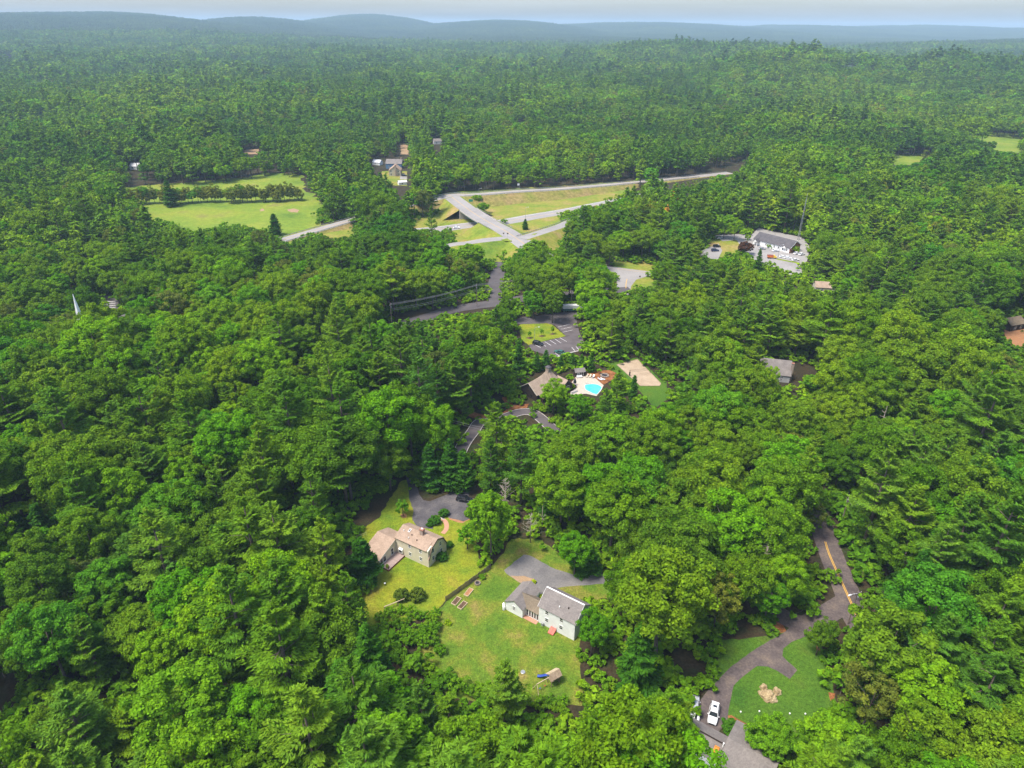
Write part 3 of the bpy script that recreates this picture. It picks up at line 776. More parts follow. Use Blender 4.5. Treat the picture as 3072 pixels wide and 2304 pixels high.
def line_strip(k, pts, w, mat, z, label, off=0.0, name='road_marking', parent=None):
    path = smooth_path(GL(k, pts), 8)
    if off:
        Ls, Rs = sides(path, 2 * abs(off)); path = Ls if off > 0 else Rs
    o = strip(name, path, w, z, mat, label, noplant=False, raw=True, parent=parent)
    return o
for s in (-.16, .16):
    line_strip(2, [(1240, 60), (1275, 165), (1395, 430), (1470, 600)], .16, M['yellow_paint'], .055, 'yellow centre line painted on the side road', s)
sheet('road', GL('g', [(-400, 1440), (20, 1450), (44, 1560), (20, 1700), (-400, 1800)]), M['road'], .04, 'bit of grey road at the edge of the oak woods', .05)
# path of brick and its stone step
bw = smooth_path(GL(1, [(768, 556), (797, 520), (800, 478), (782, 448), (760, 436)]), 6)
strip('brick_path', bw, 1.25, .05, M['brickwalk'], 'curving red brick garden path beside the beige house', raw=True)
sheet('stone_step', GL(1, [(742, 428), (752, 420), (786, 432), (776, 444)]), M['concrete'], .06, 'pale stone slab at the top of the brick path', 0, noplant=False)
for pts in ([(418, 400), (440, 385), (470, 395), (468, 420), (430, 425)],):
    sheet('bare_earth', GL(1, pts), M['clay'], .03, 'round ring of bare orange soil on the lawn', .15, noplant=False)
sheet('bare_earth', GL(1, [(820, 425), (900, 440), (985, 415), (1000, 440), (930, 470), (820, 440)]), M['clay'], .034, 'orange soil edging along the dark driveway', .2, noplant=False)
sheet('bare_earth', GL(2, [(860, 560), (930, 640), (960, 690), (900, 715), (850, 660)]), M['mulch'], .03, 'orange leaf litter under the leaning roadside trees', .25, noplant=False)
sheet('bare_earth', GL(2, [(1170, 790), (1195, 795), (1205, 825), (1180, 830)]), M['mulch'], .03, 'rusty mulch bed at the wood edge by the boulder lawn', .3, noplant=False)
sheet('bare_earth', GL(2, [(1265, 1120), (1300, 1125), (1310, 1170), (1275, 1195)]), M['mulch'], .03, 'strip of rust brown earth beside the boulder lawn', .3, noplant=False)
sheet('mulch_bed', GL(2, [(550, 1285), (580, 1290), (720, 1370), (700, 1390), (620, 1350), (555, 1310)]), M['mulch'], .03, 'narrow bark bed along the front of the grey roofed house', .12, noplant=False)

# ------------------------------------------------------------------ pool house grounds
sheet('lawn', GL(3, [(1290, 790), (1560, 750), (1800, 960), (1830, 1080), (1700, 1180), (1560, 1020), (1300, 900)]), M['lawn_deep'], .02, 'rough grass round the sand court', .5)
sheet('mulch_bed', GL(3, [(1000, 930), (1120, 900), (1140, 870), (1330, 860), (1420, 900), (1300, 960), (1260, 990), (1130, 950), (1010, 1000)]), M['mulch'], .025, 'orange bark bed between pool patio and hemlocks', .3)
sheet('patio', GL(3, [(1040, 920), (1130, 903), (1210, 930), (1275, 985), (1255, 1030), (1215, 1075), (1130, 1055), (1000, 1065), (1000, 1040), (1060, 1000), (1010, 960)]), M['patio'], .06, 'pale stone patio round the swimming pool', 0)
sheet('mulch_bed', GL(3, [(150, 1240), (180, 1200), (350, 1250), (470, 1190), (430, 1080), (500, 1080), (520, 1150), (650, 1135), (640, 1170), (480, 1235), (340, 1300), (180, 1250)]), M['mulch'], .03, 'orange bark beds along the pool house drive', .3)
drive_p = GL(3, [(40, 1640), (110, 1480), (190, 1370), (250, 1290), (350, 1290), (480, 1240), (600, 1205), (690, 1215), (790, 1290), (900, 1400)])
strip('driveway', drive_p, 4.0, .05, M['asphalt_new'], 'smooth dark asphalt drive winding up to the pool house', 6)
dl, dr = sides(smooth_path(drive_p, 6), 4.2)
for e, w_ in ((dl, 'upper'), (dr, 'lower')):
    strip('kerb', e, .2, .13, M['concrete'], 'pale stone kerb along the %s side of the pool house drive' % ('bark bed' if w_ == 'upper' else 'wooded'), raw=True, noplant=False, wall=.13)
sheet('lawn', GL(3, [(570, 490), (600, 460), (830, 465), (960, 575), (650, 650), (590, 600)]), M['lawn_yellow'], .02, 'bright lawn with mulch rings beside the parking lot', .2)
sheet('parking_lot', GL(3, [(655, 648), (1000, 570), (960, 575), (870, 485), (1045, 425), (1075, 550), (1120, 640), (1110, 692), (860, 755), (670, 690)]), M['asphalt_new'], .045, 'dark parking lot with white stall lines', 0)
sheet('lane', GL(3, [(420, 470), (600, 420), (1000, 370), (1100, 380), (1045, 440), (870, 486), (800, 470), (600, 478)]), M['road'], .038, 'grey lane passing behind the parking lot lawn', .1)
for pts in ([(630, 592), (657, 582), (688, 592), (660, 602)], [(733, 576), (760, 566), (787, 576), (760, 586)], [(822, 560), (850, 551), (877, 559), (850, 568)]):
    sheet('mulch_ring', GL(3, pts), M['soil'], .03, 'dark mulch ring round a sapling on the parking lot lawn', .15, noplant=False)['group'] = 'mulch rings on the parking lot lawn'
def stall(k, a, b, z=.055, w=.14):
    p, q = np.array(G(k, *a)), np.array(G(k, *b))
    Ls, Rs = sides([p, q], w)
    o = obj('stall_line', mesh('stall_line', [(*Ls[0], z), (*Rs[0], z), (*Rs[1], z), (*Ls[1], z)], [(0, 1, 2, 3)], M['white_paint']))
    return tag(o, 'white stall line painted across the parking lot', None, 'white stall lines of the parking lot', 'structure')
for a, b in [((700, 645), (752, 672)), ((742, 634), (797, 662)), ((785, 622), (838, 654)), ((827, 610), (880, 643)), ((869, 600), (922, 634)), ((911, 590), (968, 622)),
             ((870, 715), (905, 740)), ((905, 700), (945, 728)), ((1045, 662), (1070, 690)), ((1010, 670), (1035, 698)), ((900, 500), (990, 480)), ((920, 520), (1010, 500)), ((935, 545), (1020, 525))]:
    stall(3, a, b)
strip('kerb', GL(3, [(840, 762), (920, 740), (1010, 712), (1110, 690)]), .5, .13, M['concrete'], 'pale concrete kerb along the near side of the parking lot', 3, False, wall=.13)
# the street behind
road_strip('street', 3, [(-700, 560), (-400, 480), (-150, 410), (0, 360), (200, 325), (400, 300), (620, 262), (900, 230), (1200, 210), (1500, 190)], 8.5, M['road'], 'grey street behind the oak woods with wires alongside')
strip('street', GL(3, [(395, 300), (370, 230), (375, 150), (395, 60), (420, -40)]), 7.5, .04, M['road'], 'pale side street turning off between dark trees', 6)
sheet('lawn', GL(5, [(1380, 1030), (1800, 1060), (1800, 1330), (1400, 1330)]), M['verge'], .02, 'roadside grass by the yellow lined street', .4, noplant=False)
sheet('road', GL(5, [(1280, 1095), (1430, 1112), (1720, 1150), (2000, 1190), (2000, 1240), (1740, 1190), (1610, 1228), (1560, 1290), (1540, 1380), (1425, 1380), (1422, 1210), (1460, 1205), (1420, 1185), (1280, 1150)]), M['highway'], .04, 'pale road junction with a short yellow line', 0)
line_strip(5, [(1522, 1222), (1512, 1260), (1510, 1310)], .3, M['yellow_paint'], .05, 'short yellow line painted on the pale junction')
line_strip(5, [(1430, 1125), (1560, 1143), (1700, 1163)], .2, M['yellow_paint'], .05, 'faint yellow line along the pale junction road')

# ------------------------------------------------------------------ highway interchange
sheet('verge', GL(5, [(-1000, 900), (-1250, 800), (-700, 640), (-180, 400), (500, 360), (1680, 285), (1500, 480), (1000, 640), (950, 800), (900, 1000), (600, 1060), (-150, 1120), (-600, 1000)]), M['verge'], .02, 'mown yellow green grass between the highway ramps', 1.2, noplant=False)
sheet('verge', GL(4, [(80, 850), (500, 715), (820, 635), (860, 840), (500, 840), (150, 910)]), M['verge'], .021, 'dry grass beside the rising ramp', .8, noplant=False)
def path3(k, rows):
    return [np.array([*G(k, x, y, z), z]) for x, y, z in rows]
def strip3(name, k, rows, w, mat, label, n=6, dz=.0):
    pp = smooth_path(path3(k, rows), n)
    return strip(name, [p[:2] for p in pp], w, [p[2] + .045 + dz for p in pp], mat, label, raw=True), pp
def bank(name, pp, w, mat, label, skip=None, slope=2.0):
    "grass slope from the edge of a raised road down to the ground"
    V = []; F = []
    Ls, Rs = sides([p[:2] for p in pp], w + .8)
    for i, p in enumerate(pp):
        d = max(.3, p[2]) * slope
        c = p[:2]
        for e in (Ls[i], Rs[i]):
            o_ = (e - c) / np.linalg.norm(e - c)
            V += [(*e, p[2] + .02), (*(e + o_ * d), .03 - .01)]
    for i in range(len(pp) - 1):
        if skip and skip[0] <= i < skip[1]: continue
        for s in (0, 2):
            F.append((4 * i + s, 4 * i + s + 1, 4 * i + 5 + s, 4 * i + 4 + s))
        F.append((4 * i, 4 * i + 4, 4 * i + 6, 4 * i + 2))
    o = obj(name, mesh(name, V, F, mat))
    return tag(o, label, None, None, 'structure')
BR = 6.2
hw = [(-1000, 812, 0), (-560, 775, 0), (-200, 742, 0), (0, 715, 0), (320, 686, 0), (640, 630, 0), (960, 577, 0), (1310, 507, 0), (1700, 430, 0)]
_, hwp = strip3('highway', 5, hw, 13.5, M['highway'], 'pale concrete highway passing under the overpass')
er = [(-1756, 857, .2), (-1396, 752, 1.2), (-1106, 670, 2.5), (-646, 545, 4.5), (-296, 462, BR), (-126, 427, BR), (60, 424, BR), (480, 392, BR * .9), (920, 366, 4.6), (1640, 303, 2.0), (2100, 258, .6), (2500, 215, .2)]
_, erp = strip3('ramp', 5, er, 9.0, M['highway'], 'long pale ramp road running along the far wood edge')
bank('embankment', erp, 9.0, M['bank'], 'dry brown grass bank below the long ramp road')
ov = [(-170, 425, BR), (-70, 500, BR), (60, 595, BR), (200, 680, BR), (365, 768, BR), (500, 858, BR * .97), (640, 955, 4.5), (800, 1015, 2.0), (1000, 1070, .4), (1300, 1118, .1)]
_, ovp = strip3('overpass_road', 5, ov, 12.5, M['highway'], 'pale concrete road crossing the highway on a bridge', dz=.02)
# where the highway passes below
dmin = [min(np.linalg.norm(p[:2] - q[:2]) for q in hwp) for p in ovp]
ic = int(np.argmin(dmin))
span = (max(0, ic - 4), min(len(ovp) - 1, ic + 4))
bank('embankment', ovp, 12.5, M['verge'], 'grass bank carrying the road up to the bridge', span)
lr = [(-600, 960, .3), (-300, 925, 1.5), (-110, 893, 3.5), (0, 881, 4.8), (150, 858, BR), (300, 842, BR), (420, 838, BR)]
_, lrp = strip3('ramp', 5, lr, 8.0, M['highway'], 'pale slip road meeting the overpass road beside the round maple', dz=.01)
bank('embankment', lrp, 8.0, M['verge'], 'grass bank under the slip road beside the round maple')
rr_ = [(1150, 620, .3), (1000, 672, 1.5), (890, 720, 3.0), (760, 762, 4.8), (640, 800, BR), (520, 838, BR)]
_, rrp = strip3('ramp', 5, rr_, 8.0, M['highway'], 'pale slip road with a guard rail curving into dark oaks', dz=.012)
bank('embankment', rrp, 8.0, M['verge'], 'grass bank under the slip road curving into dark oaks')
for pts, lb in (([(555, 808), (672, 785), (612, 832)], 'grass traffic island by the curving slip road'), ([(318, 850), (385, 836), (432, 866), (360, 862)], 'grass traffic island by the round maple')):
    sheet('traffic_island', [G(5, *p, BR + .1) for p in pts], M['verge'], BR + .1, lb, 0, noplant=False)
def edge_line(pp, w, off, mat, dz, label):
    Ls, Rs = sides([p[:2] for p in pp], 2 * abs(off)); e = Ls if off > 0 else Rs
    return strip('road_marking', e, w, [p[2] + .045 + dz for p in pp], mat, label, raw=True, noplant=False)
edge_line(ovp[:40], .25, .15, M['yellow_paint'], .03, 'faint yellow centre line on the overpass road')
edge_line(hwp, .25, 5.6, M['white_paint'], .012, 'white edge line along the far side of the highway')
edge_line(hwp, .25, -.1, M['yellow_paint'], .012, 'yellow centre line of the highway')
edge_line(erp, .25, .1, M['yellow_paint'], .012, 'yellow centre line of the long ramp road')
# overpass bridge: deck, girders, abutments, railings
def bridge():
    seg = ovp[span[0]:span[1] + 1]
    mid = seg[len(seg) // 2]
    t = thing('overpass_bridge', 'concrete highway overpass with green steel girders and railings', 'bridge', (mid[0], mid[1], 0))
    loc = [np.array([p[0] - mid[0], p[1] - mid[1], p[2]]) for p in seg]
    W = 12.9
    Ls, Rs = sides([p[:2] for p in loc], W)
    def rib(name, e, w, z0, z1, mat, par=t):
        A, B = sides(e, w); m = len(e); V = []; F = []
        for z in (z0, z1):
            V += [(*a, loc[i][2] + z) for i, a in enumerate(A)] + [(*b, loc[i][2] + z) for i, b in enumerate(B)]
        for i in range(m - 1):
            F += [(i, i + 1, m + i + 1, m + i), (2 * m + i, 3 * m + i, 3 * m + i + 1, 2 * m + i + 1), (i, 2 * m + i, 2 * m + i + 1, i + 1), (m + i, m + i + 1, 3 * m + i + 1, 3 * m + i)]
        F += [(0, m, 3 * m, 2 * m), (m - 1, 3 * m - 1, 4 * m - 1, 2 * m - 1)]
        return obj(name, mesh(name, V, F, mat), par)
    c = [p[:2] for p in loc]
    rib('deck', c, W, -.45, .03, M['concrete'])
    for off in (-5.4, -1.8, 1.8, 5.4):
        A, B = sides(c, 2 * abs(off)); rib('girder', A if off > 0 else B, .35, -1.5, -.46, M['greensteel'])
    for e in (sides(c, W - .4)[0], sides(c, W - .4)[1]):
        pr = rib('parapet', e, .4, .04, .45, M['concrete'])
        rl = rib('rail', e, .08, 1.0, 1.12, M['galv'])
        mb = MB()
        for i in range(len(e) - 1):
            for s in np.linspace(0, 1, 3)[:-1]:
                q = e[i] + (e[i + 1] - e[i]) * s; z = loc[i][2]
                mb.box(q[0] - .05, q[0] + .05, q[1] - .05, q[1] + .05, z + .45, z + 1.05)
        mb.build('rail_posts', M['galv'], pr)['kind'] = 'stuff'
    for i in (0, len(loc) - 1):
        d = loc[min(i + 1, len(loc) - 1)] - loc[max(i - 1, 0)]; a = math.atan2(d[1], d[0])
        mb = MB().box(-.8, .8, -W / 2, W / 2, -.2, loc[i][2] - .5)
        mb.build('abutment', M['concrete'], t, (loc[i][0], loc[i][1], 0), a)
    p = loc[len(loc) // 2]; d = loc[len(loc) // 2 + 1] - p; a = math.atan2(d[1], d[0])
bridge()
def guard_rail(pp, off, label, i0=0, i1=None, group=None):
    pts = pp[i0:i1]
    A, B = sides([p[:2] for p in pts], 2 * abs(off)); e = A if off > 0 else B
    o0 = e[0]
    t = thing('guard_rail', label, 'guard rail', (o0[0], o0[1], 0))
    r = MB(); q = MB()
    for i in range(len(e) - 1):
        a, b = e[i] - o0, e[i + 1] - o0; za, zb = pts[i][2], pts[i + 1][2]
        d = (b - a) / (np.linalg.norm(b - a) + 1e-9); nn = np.array([-d[1], d[0]]) * .05
        V = [(*(a + nn), za + .45), (*(b + nn), zb + .45), (*(b - nn), zb + .45), (*(a - nn), za + .45), (*(a + nn), za + .8), (*(b + nn), zb + .8), (*(b - nn), zb + .8), (*(a - nn), za + .8)]
        r.add(V, [(3, 2, 1, 0), (4, 5, 6, 7), (0, 1, 5, 4), (1, 2, 6, 5), (2, 3, 7, 6), (3, 0, 4, 7)])
        L_ = np.linalg.norm(b - a); k = max(1, int(L_ / 3.8))
        for s in range(k):
            c = a + (b - a) * s / k; z = za + (zb - za) * s / k
            q.box(c[0] - .09, c[0] + .09, c[1] - .09, c[1] + .09, z - .2, z + .75)
    r.build('rail', M['galv'], t); q.build('posts', M['fence'], t)['kind'] = 'stuff'
guard_rail(erp, 5.0, 'steel guard rail along the wooded side of the long ramp')
guard_rail(erp, -5.0, 'steel guard rail along the dry bank side of the long ramp', 34, 62)
guard_rail(erp, -5.0, 'steel guard rail along the rising ramp above the dry grass', 0, 20)
guard_rail(rrp, -4.6, 'steel guard rail curving round the slip road by the dark oaks')
guard_rail(ovp, 6.9, 'steel guard rail leading off the bridge toward the slip road', span[1], span[1] + 6)
guard_rail(ovp, -6.9, 'steel guard rail leading off the bridge above the green bank', span[1], span[1] + 6)

# ------------------------------------------------------------------ meadow, far clearings, town building lot
sheet('meadow', GL('a', [(740, 1215), (1130, 1185), (1600, 1150), (1700, 1120), (1960, 1130), (1980, 1230), (2100, 1300), (2060, 1480), (1820, 1545), (1250, 1520), (980, 1440), (920, 1330)]), M['meadow'], .02, 'bright marshy meadow ringed by pines', 3.0, step=6, noplant=False)
for pts in ([(1860, 1358), (1900, 1350), (1940, 1362), (1925, 1378), (1880, 1374)], [(1680, 1360), (1700, 1352), (1712, 1364), (1690, 1370)]):
    sheet('mud_flat', GL('a', pts), M['drysand'], .03, 'pale dried mud patch in the marshy meadow', .8, noplant=False)['group'] = 'mud patches in the meadow'
sheet('clearing', GL('c', [(1720, 940), (1770, 860), (2000, 850), (2300, 880), (2300, 1010), (2080, 985), (1900, 945)]), M['meadow'], .02, 'pale green marsh clearing in the pine woods', 2.5, step=8, noplant=False)
sheet('clearing', GL('c', [(1360, 1000), (1600, 990), (1520, 1070), (1370, 1070)]), M['meadow'], .02, 'small light green glade between dark pines', 2.0, step=8, noplant=False)
sheet('lawn', GL(6, [(480, 470), (560, 430), (760, 420), (760, 600), (480, 620)]), M['verge'], .02, 'dry grass in front of the brick ended building', .5, noplant=False)
sheet('parking_lot', GL(6, [(540, 430), (760, 420), (840, 430), (900, 370), (1270, 450), (1330, 530), (1300, 660), (1230, 800), (1050, 720), (900, 660), (820, 610), (760, 530), (720, 470), (600, 480)]), M['highway'], .035, 'pale lot with white cars beside the brick ended building', 0)
sheet('parking_lot', GL(6, [(420, 560), (570, 500), (600, 560), (560, 640), (420, 640)]), M['highway'], .035, 'pale lot with dark vehicles among the oaks', 0)
sheet('grass_strip', GL(6, [(1055, 622), (1085, 628), (1245, 658), (1240, 668), (1050, 632)]), M['lawn_yellow'], .05, 'yellow grass strip between rows of white cars', 0, noplant=False)
sheet('lawn', GL(4, [(1090, 200), (1330, 200), (1330, 340), (1100, 330)]), M['verge'], .02, 'small lawn by the tan house beyond the pines', .5, noplant=False)
sheet('driveway', GL(4, [(1265, 240), (1330, 235), (1330, 275), (1262, 280)]), M['highway'], .04, 'pale driveway beside the tan house', 0)
sheet('parking_lot', GL('d', [(640, 400), (760, 410), (780, 520), (660, 510)]), M['road'], .04, 'grey lot behind the church with pale stall lines', .1)
for i in range(5):
    a = ((690, 440 + i * 12), (748, 446 + i * 12))
    p, q = np.array(G('d', *a[0])), np.array(G('d', *a[1])); Ls, Rs = sides([p, q], .3)
    tag(obj('stall_line', mesh('stall_line', [(*Ls[0], .05), (*Rs[0], .05), (*Rs[1], .05), (*Ls[1], .05)], [(0, 1, 2, 3)], M['white_paint'])), 'pale stall line on the church lot', None, 'stall lines of the church lot', 'structure')
sheet('clearing', GL('f', [(2080, 340), (2230, 330), (2260, 560), (2090, 500)]), M['clay'], .02, 'bare brown yard under the pines by a far roof', .6)
sheet('clearing', GL('b', [(380, 925), (430, 930), (435, 1000), (385, 1000)]), M['drysand'], .03, 'sandy track opening in the distant pines', .8)
sheet('clearing', GL('a', [(1580, 972), (1680, 965), (1670, 998), (1590, 998)]), M['drysand'], .03, 'pale lot glimpsed among distant pines', .8)

# ------------------------------------------------------------------ building parts
def window(t, c, face, w, h, frame='white_trim', grid_=(2, 2), depth=.06, name='window', pane='glass', lab=None):
    "face: '+x','-x','+y','-y' outward; frame bars are one part, the pane its sub-part"
    f = MB(); b = .09
    def bar(a0, a1, z0, z1, d0, d1, mb):
        s = 1 if face[0] == '+' else -1
        if face[1] == 'y': mb.box(c[0] + a0, c[0] + a1, *sorted((c[1] + s * d0, c[1] + s * d1)), c[2] + z0, c[2] + z1)
        else: mb.box(*sorted((c[0] + s * d0, c[0] + s * d1)), c[1] + a0, c[1] + a1, c[2] + z0, c[2] + z1)
    bar(-w / 2 - b, -w / 2, -h / 2 - b, h / 2 + b, -.03, depth, f); bar(w / 2, w / 2 + b, -h / 2 - b, h / 2 + b, -.03, depth, f)
    bar(-w / 2, w / 2, h / 2, h / 2 + b, -.03, depth, f); bar(-w / 2, w / 2, -h / 2 - b, -h / 2, -.03, depth + .03, f)
    for i in range(1, grid_[0]): x = -w / 2 + w * i / grid_[0]; bar(x - .02, x + .02, -h / 2, h / 2, .0, depth - .015, f)
    for i in range(1, grid_[1]): z = -h / 2 + h * i / grid_[1]; bar(-w / 2, w / 2, z - .025, z + .025, .0, depth - .01, f)
    o = f.build(name, M[frame], t)
    p = MB(); bar(-w / 2, w / 2, -h / 2, h / 2, -.02, .025, p)
    p.build('pane', M[pane], o)
    if lab: o['label'] = lab
    return o
def roof_gable(mb, x0, x1, y0, y1, ze, zr, axis='x', oh=.3, t=.18, yr=None):
    "two slabs meeting at a ridge along axis"
    if axis == 'x':
        ym = (y0 + y1) / 2 if yr is None else yr
        s0 = (zr - ze) / (ym - y0); s1 = (zr - ze) / (y1 - ym)
        mb.slab([(x0 - oh, y0 - oh, ze - oh * s0 + t), (x1 + oh, y0 - oh, ze - oh * s0 + t), (x1 + oh, ym, zr + t), (x0 - oh, ym, zr + t)], t)
        mb.slab([(x0 - oh, ym, zr + t), (x1 + oh, ym, zr + t), (x1 + oh, y1 + oh, ze - oh * s1 + t), (x0 - oh, y1 + oh, ze - oh * s1 + t)], t)
    else:
        xm = (x0 + x1) / 2 if yr is None else yr
        s0 = (zr - ze) / (xm - x0); s1 = (zr - ze) / (x1 - xm)
        mb.slab([(x0 - oh, y0 - oh, ze - oh * s0 + t), (xm, y0 - oh, zr + t), (xm, y1 + oh, zr + t), (x0 - oh, y1 + oh, ze - oh * s0 + t)], t)
        mb.slab([(xm, y0 - oh, zr + t), (x1 + oh, y0 - oh, ze - oh * s1 + t), (x1 + oh, y1 + oh, ze - oh * s1 + t), (xm, y1 + oh, zr + t)], t)
    return mb
def gable_house(name, label, loc, rz, Lx, Wy, ze, zr, wall, roof, trim='white_trim', wins=(), chimney=None, cat='house', noplant=True, door=None, axis='x'):
    t = thing(name, label, cat, loc, rz)
    w = MB()
    if axis == 'x': w.prism([(0, -.3), (Wy, -.3), (Wy, ze), (Wy / 2, zr), (0, ze)], 'x', 0, Lx)
    else: w.prism([(0, -.3), (Lx, -.3), (Lx, ze), (Lx / 2, zr), (0, ze)], 'y', 0, Wy)
    w.build('wall', M[wall], t)
    r = roof_gable(MB(), 0, Lx, 0, Wy, ze, zr, axis).build('roof', M[roof], t)
    for (c, f, a, b) in wins: window(t, c, f, a, b, trim)
    if door:
        c, f, a, b = door; window(t, c, f, a, b, trim, (1, 1), name='door', pane='brown_trim')
    if chimney:
        x, y, s, z0, z1, mt = chimney
        MB().box(x - s / 2, x + s / 2, y - s / 2, y + s / 2, z0, z1).box(x - s / 2 - .08, x + s / 2 + .08, y - s / 2 - .08, y + s / 2 + .08, z1, z1 + .15).build('chimney', M[mt], r)
    if noplant:
        c, s = math.cos(rz), math.sin(rz)
        NOPLANT.append([(loc[0] + c * a - s * b, loc[1] + s * a + c * b) for a, b in ((-2, -2), (Lx + 2, -2), (Lx + 2, Wy + 2), (-2, Wy + 2))])
    return t

# ------------------------------------------------------------------ the beige gambrel house
def gambrel_house():
    o = G(1, 385, 715); a = R_(-30.8)
    t = thing('gambrel_house', 'beige gambrel roofed house with brown shingles, red chimney and low side wing', 'house', (*o, 0), a)
    L_, W = 10.4, 7.4
    prof = [(0, -.3), (W, -.3), (W, 2.6), (W * .82, 5.3), (W * .5, 6.5), (0, 5.1), (0, 2.6)]
    MB().prism(prof, 'x', 0, L_).build('wall', M['beige_siding'], t)
    r = MB()
    k = .16
    r.slab([(-.25, -.3, 5.0 + k), (L_ - .45, -.3, 5.0 + k), (L_ - .45, W * .5, 6.5 + k), (-.25, W * .5, 6.5 + k)], k)
    r.slab([(-.25, W * .5, 6.5 + k), (L_ + .3, W * .5, 6.5 + k), (L_ + .3, W * .82 + .05, 5.3 + k), (-.25, W * .82 + .05, 5.3 + k)], k)
    r.slab([(-.25, W * .82 + .05, 5.3 + k), (L_ + .3, W * .82 + .05, 5.3 + k), (L_ + .3, W + .3, 2.2 + k), (-.25, W + .3, 2.2 + k)], k)
    r.slab([(L_ - .44, W * .18, 5.42 + k), (L_ + .3, W * .18, 5.42 + k), (L_ + .3, W * .5 - .01, 6.5 + k), (L_ - .44, W * .5 - .01, 6.5 + k)], k)
    r.slab([(L_ + .02, -.28, 2.5 + k), (L_ + .3, -.28, 2.5 + k), (L_ + .3, W * .18, 5.40 + k), (L_ + .02, W * .18, 5.40 + k)], k)
    rf = r.build('roof', M['shingle_tan'], t)
    rt = MB()
    for (y0, z0, y1, z1) in ((-.3, 2.5, W * .18, 5.42), (W * .18, 5.42, W * .5, 6.52), (W * .5, 6.52, W * .82, 5.3), (W * .82, 5.3, W + .3, 2.2)):
        rt.slab([(L_ + .30, y0, z0 + .02), (L_ + .34, y0, z0 + .02), (L_ + .34, y1, z1 + .02), (L_ + .30, y1, z1 + .02)], .24)
    rt.build('rake_board', M['brown_trim'], t)
    for q in ((-.03, .12, -.03, .12, 0, 5), (L_ - .1, L_ + .03, -.03, .12, 0, 5), (L_ - .1, L_ + .03, W - .12, W + .03, 0, 2.6)): MB().box(*q).build('corner_board', M['beige_trim'], t)
    ch = MB().box(5.7, 6.7, 2.9, 3.8, 5.4, 7.9).box(5.62, 6.78, 2.82, 3.88, 7.9, 8.1).build('chimney', M['brick'], rf)
    MB().box(5.95, 6.25, 3.15, 3.55, 8.1, 8.3).box(6.33, 6.5, 3.15, 3.55, 8.1, 8.25).build('flue', M['greywhite'], rf)
    def on_roof(x, y): return 5.0 + (y + .3) * (1.5 / (W * .5 + .3)) + k
    for (x, y, sx, sy) in ((2.3, 2.35, .55, .9),):
        z = on_roof(x, y); s = 1.5 / (W * .5 + .3)
        sl = MB().slab([(x, y, z + .14), (x + sx, y, z + .14), (x + sx, y + sy, z + .14 + s * sy), (x, y + sy, z + .14 + s * sy)], .16).build('skylight', M['white_trim'], rf)
        MB().slab([(x + .1, y + .1, z + .16 + s * .1), (x + sx - .1, y + .1, z + .16 + s * .1), (x + sx - .1, y + sy - .1, z + .16 + s * (sy - .1)), (x + .1, y + sy - .1, z + .16 + s * (sy - .1))], .04).build('pane', M['glass'], sl)
    for (x, y, m_) in ((1.2, 2.2, 'white_trim'), (3.6, 1.0, 'white_trim'), (3.9, 2.0, 'brown_trim'), (6.0, 1.3, 'brown_trim')):
        z = on_roof(x, y); MB().lathe([(.13, -.1), (.13, .35), (.06, .42)], (x, y, z), 8).build('vent_pipe', M[m_], rf)
    for (x, z) in ((4.6, 4.25), (8.0, 4.25), (4.6, 1.75), (8.0, 1.75)): window(t, (x, 0, z), '-y', .7, 1.0, 'white_trim', (1, 2))
    for (y, z) in ((1.9, 1.7), (1.9, 4.1), (5.2, 1.7), (5.0, 4.1)): window(t, (L_, y, z), '+x', .8, 1.15, 'white_trim', (1, 2))
    by = MB().prism([(1.2, 1.0), (2.3, 1.0), (2.3, 2.1), (1.2, 2.1)], 'y', -.4, .02).slab([(1.15, -.48, 2.13), (2.35, -.48, 2.13), (2.35, .0, 2.4), (1.15, .0, 2.4)], .08).build('bay_window', M['white_trim'], t)
    MB().box(1.32, 2.18, -.425, -.403, 1.15, 1.98).build('pane', M['glass'], by)
    # wing and deck
    wx0 = -5.5
    MB().prism([(-6.4, -.3), (3.7, -.3), (3.7, 2.95), (0, 4.4), (-6.4, 2.35)], 'x', wx0, -.02).build('wing_wall', M['beige_siding'], t)
    w = MB()
    w.slab([(wx0 - .3, -6.75, 2.24 + k), (.16, -6.75, 2.24 + k), (.16, 0, 4.4 + k), (wx0 - .3, 0, 4.4 + k)], k)
    w.slab([(wx0 - .3, 0, 4.4 + k), (-.03, 0, 4.4 + k), (-.03, 4.0, 2.85 + k), (wx0 - .3, 4.0, 2.85 + k)], k)
    w.build('wing_roof', M['shingle_tan'], t)
    MB().slab([(.16, -6.75, 2.28 + k), (.2, -6.75, 2.28 + k), (.2, -.32, 4.36 + k), (.16, -.32, 4.36 + k)], .26).build('rake_board', M['beige_trim'], t)
    for y in (-5.6, -4.5): window(t, (-.02, y, 1.45), '+x', .95, 1.75, 'white_trim', (1, 1), name='glass_door')
    window(t, (-.02, -1.5, 1.6), '+x', .8, 1.9, 'white_trim', (1, 2), name='door')
    window(t, (-2.8, -6.4, 1.3), '-y', 1.8, 1.5, 'white_trim', (3, 1))
    dkp = MB().box(0.0, 2.8, -6.32, -.03, -.2, .415).build('deck_frame', M['rust'], t)
    me = mesh('board', *(lambda b: (b.V, b.F))(MB().box(0, .145, -6.3, -.05, .42, .5)), M['deck'])
    for i in range(17): obj('board', me, dkp, (.05 + i * .16, 0, 0))
    for (x, y) in ((2.7, -6.2), (.1, -6.2)): MB().box(x - .06, x + .06, y - .06, y + .06, .4, 1.5).build('post', M['rust'], dkp)
    c, s = math.cos(a), math.sin(a)
    NOPLANT.append([(o[0] + c * p - s * q, o[1] + s * p + c * q) for p, q in ((-7, -8), (13, -8), (13, 9), (-7, 9))])
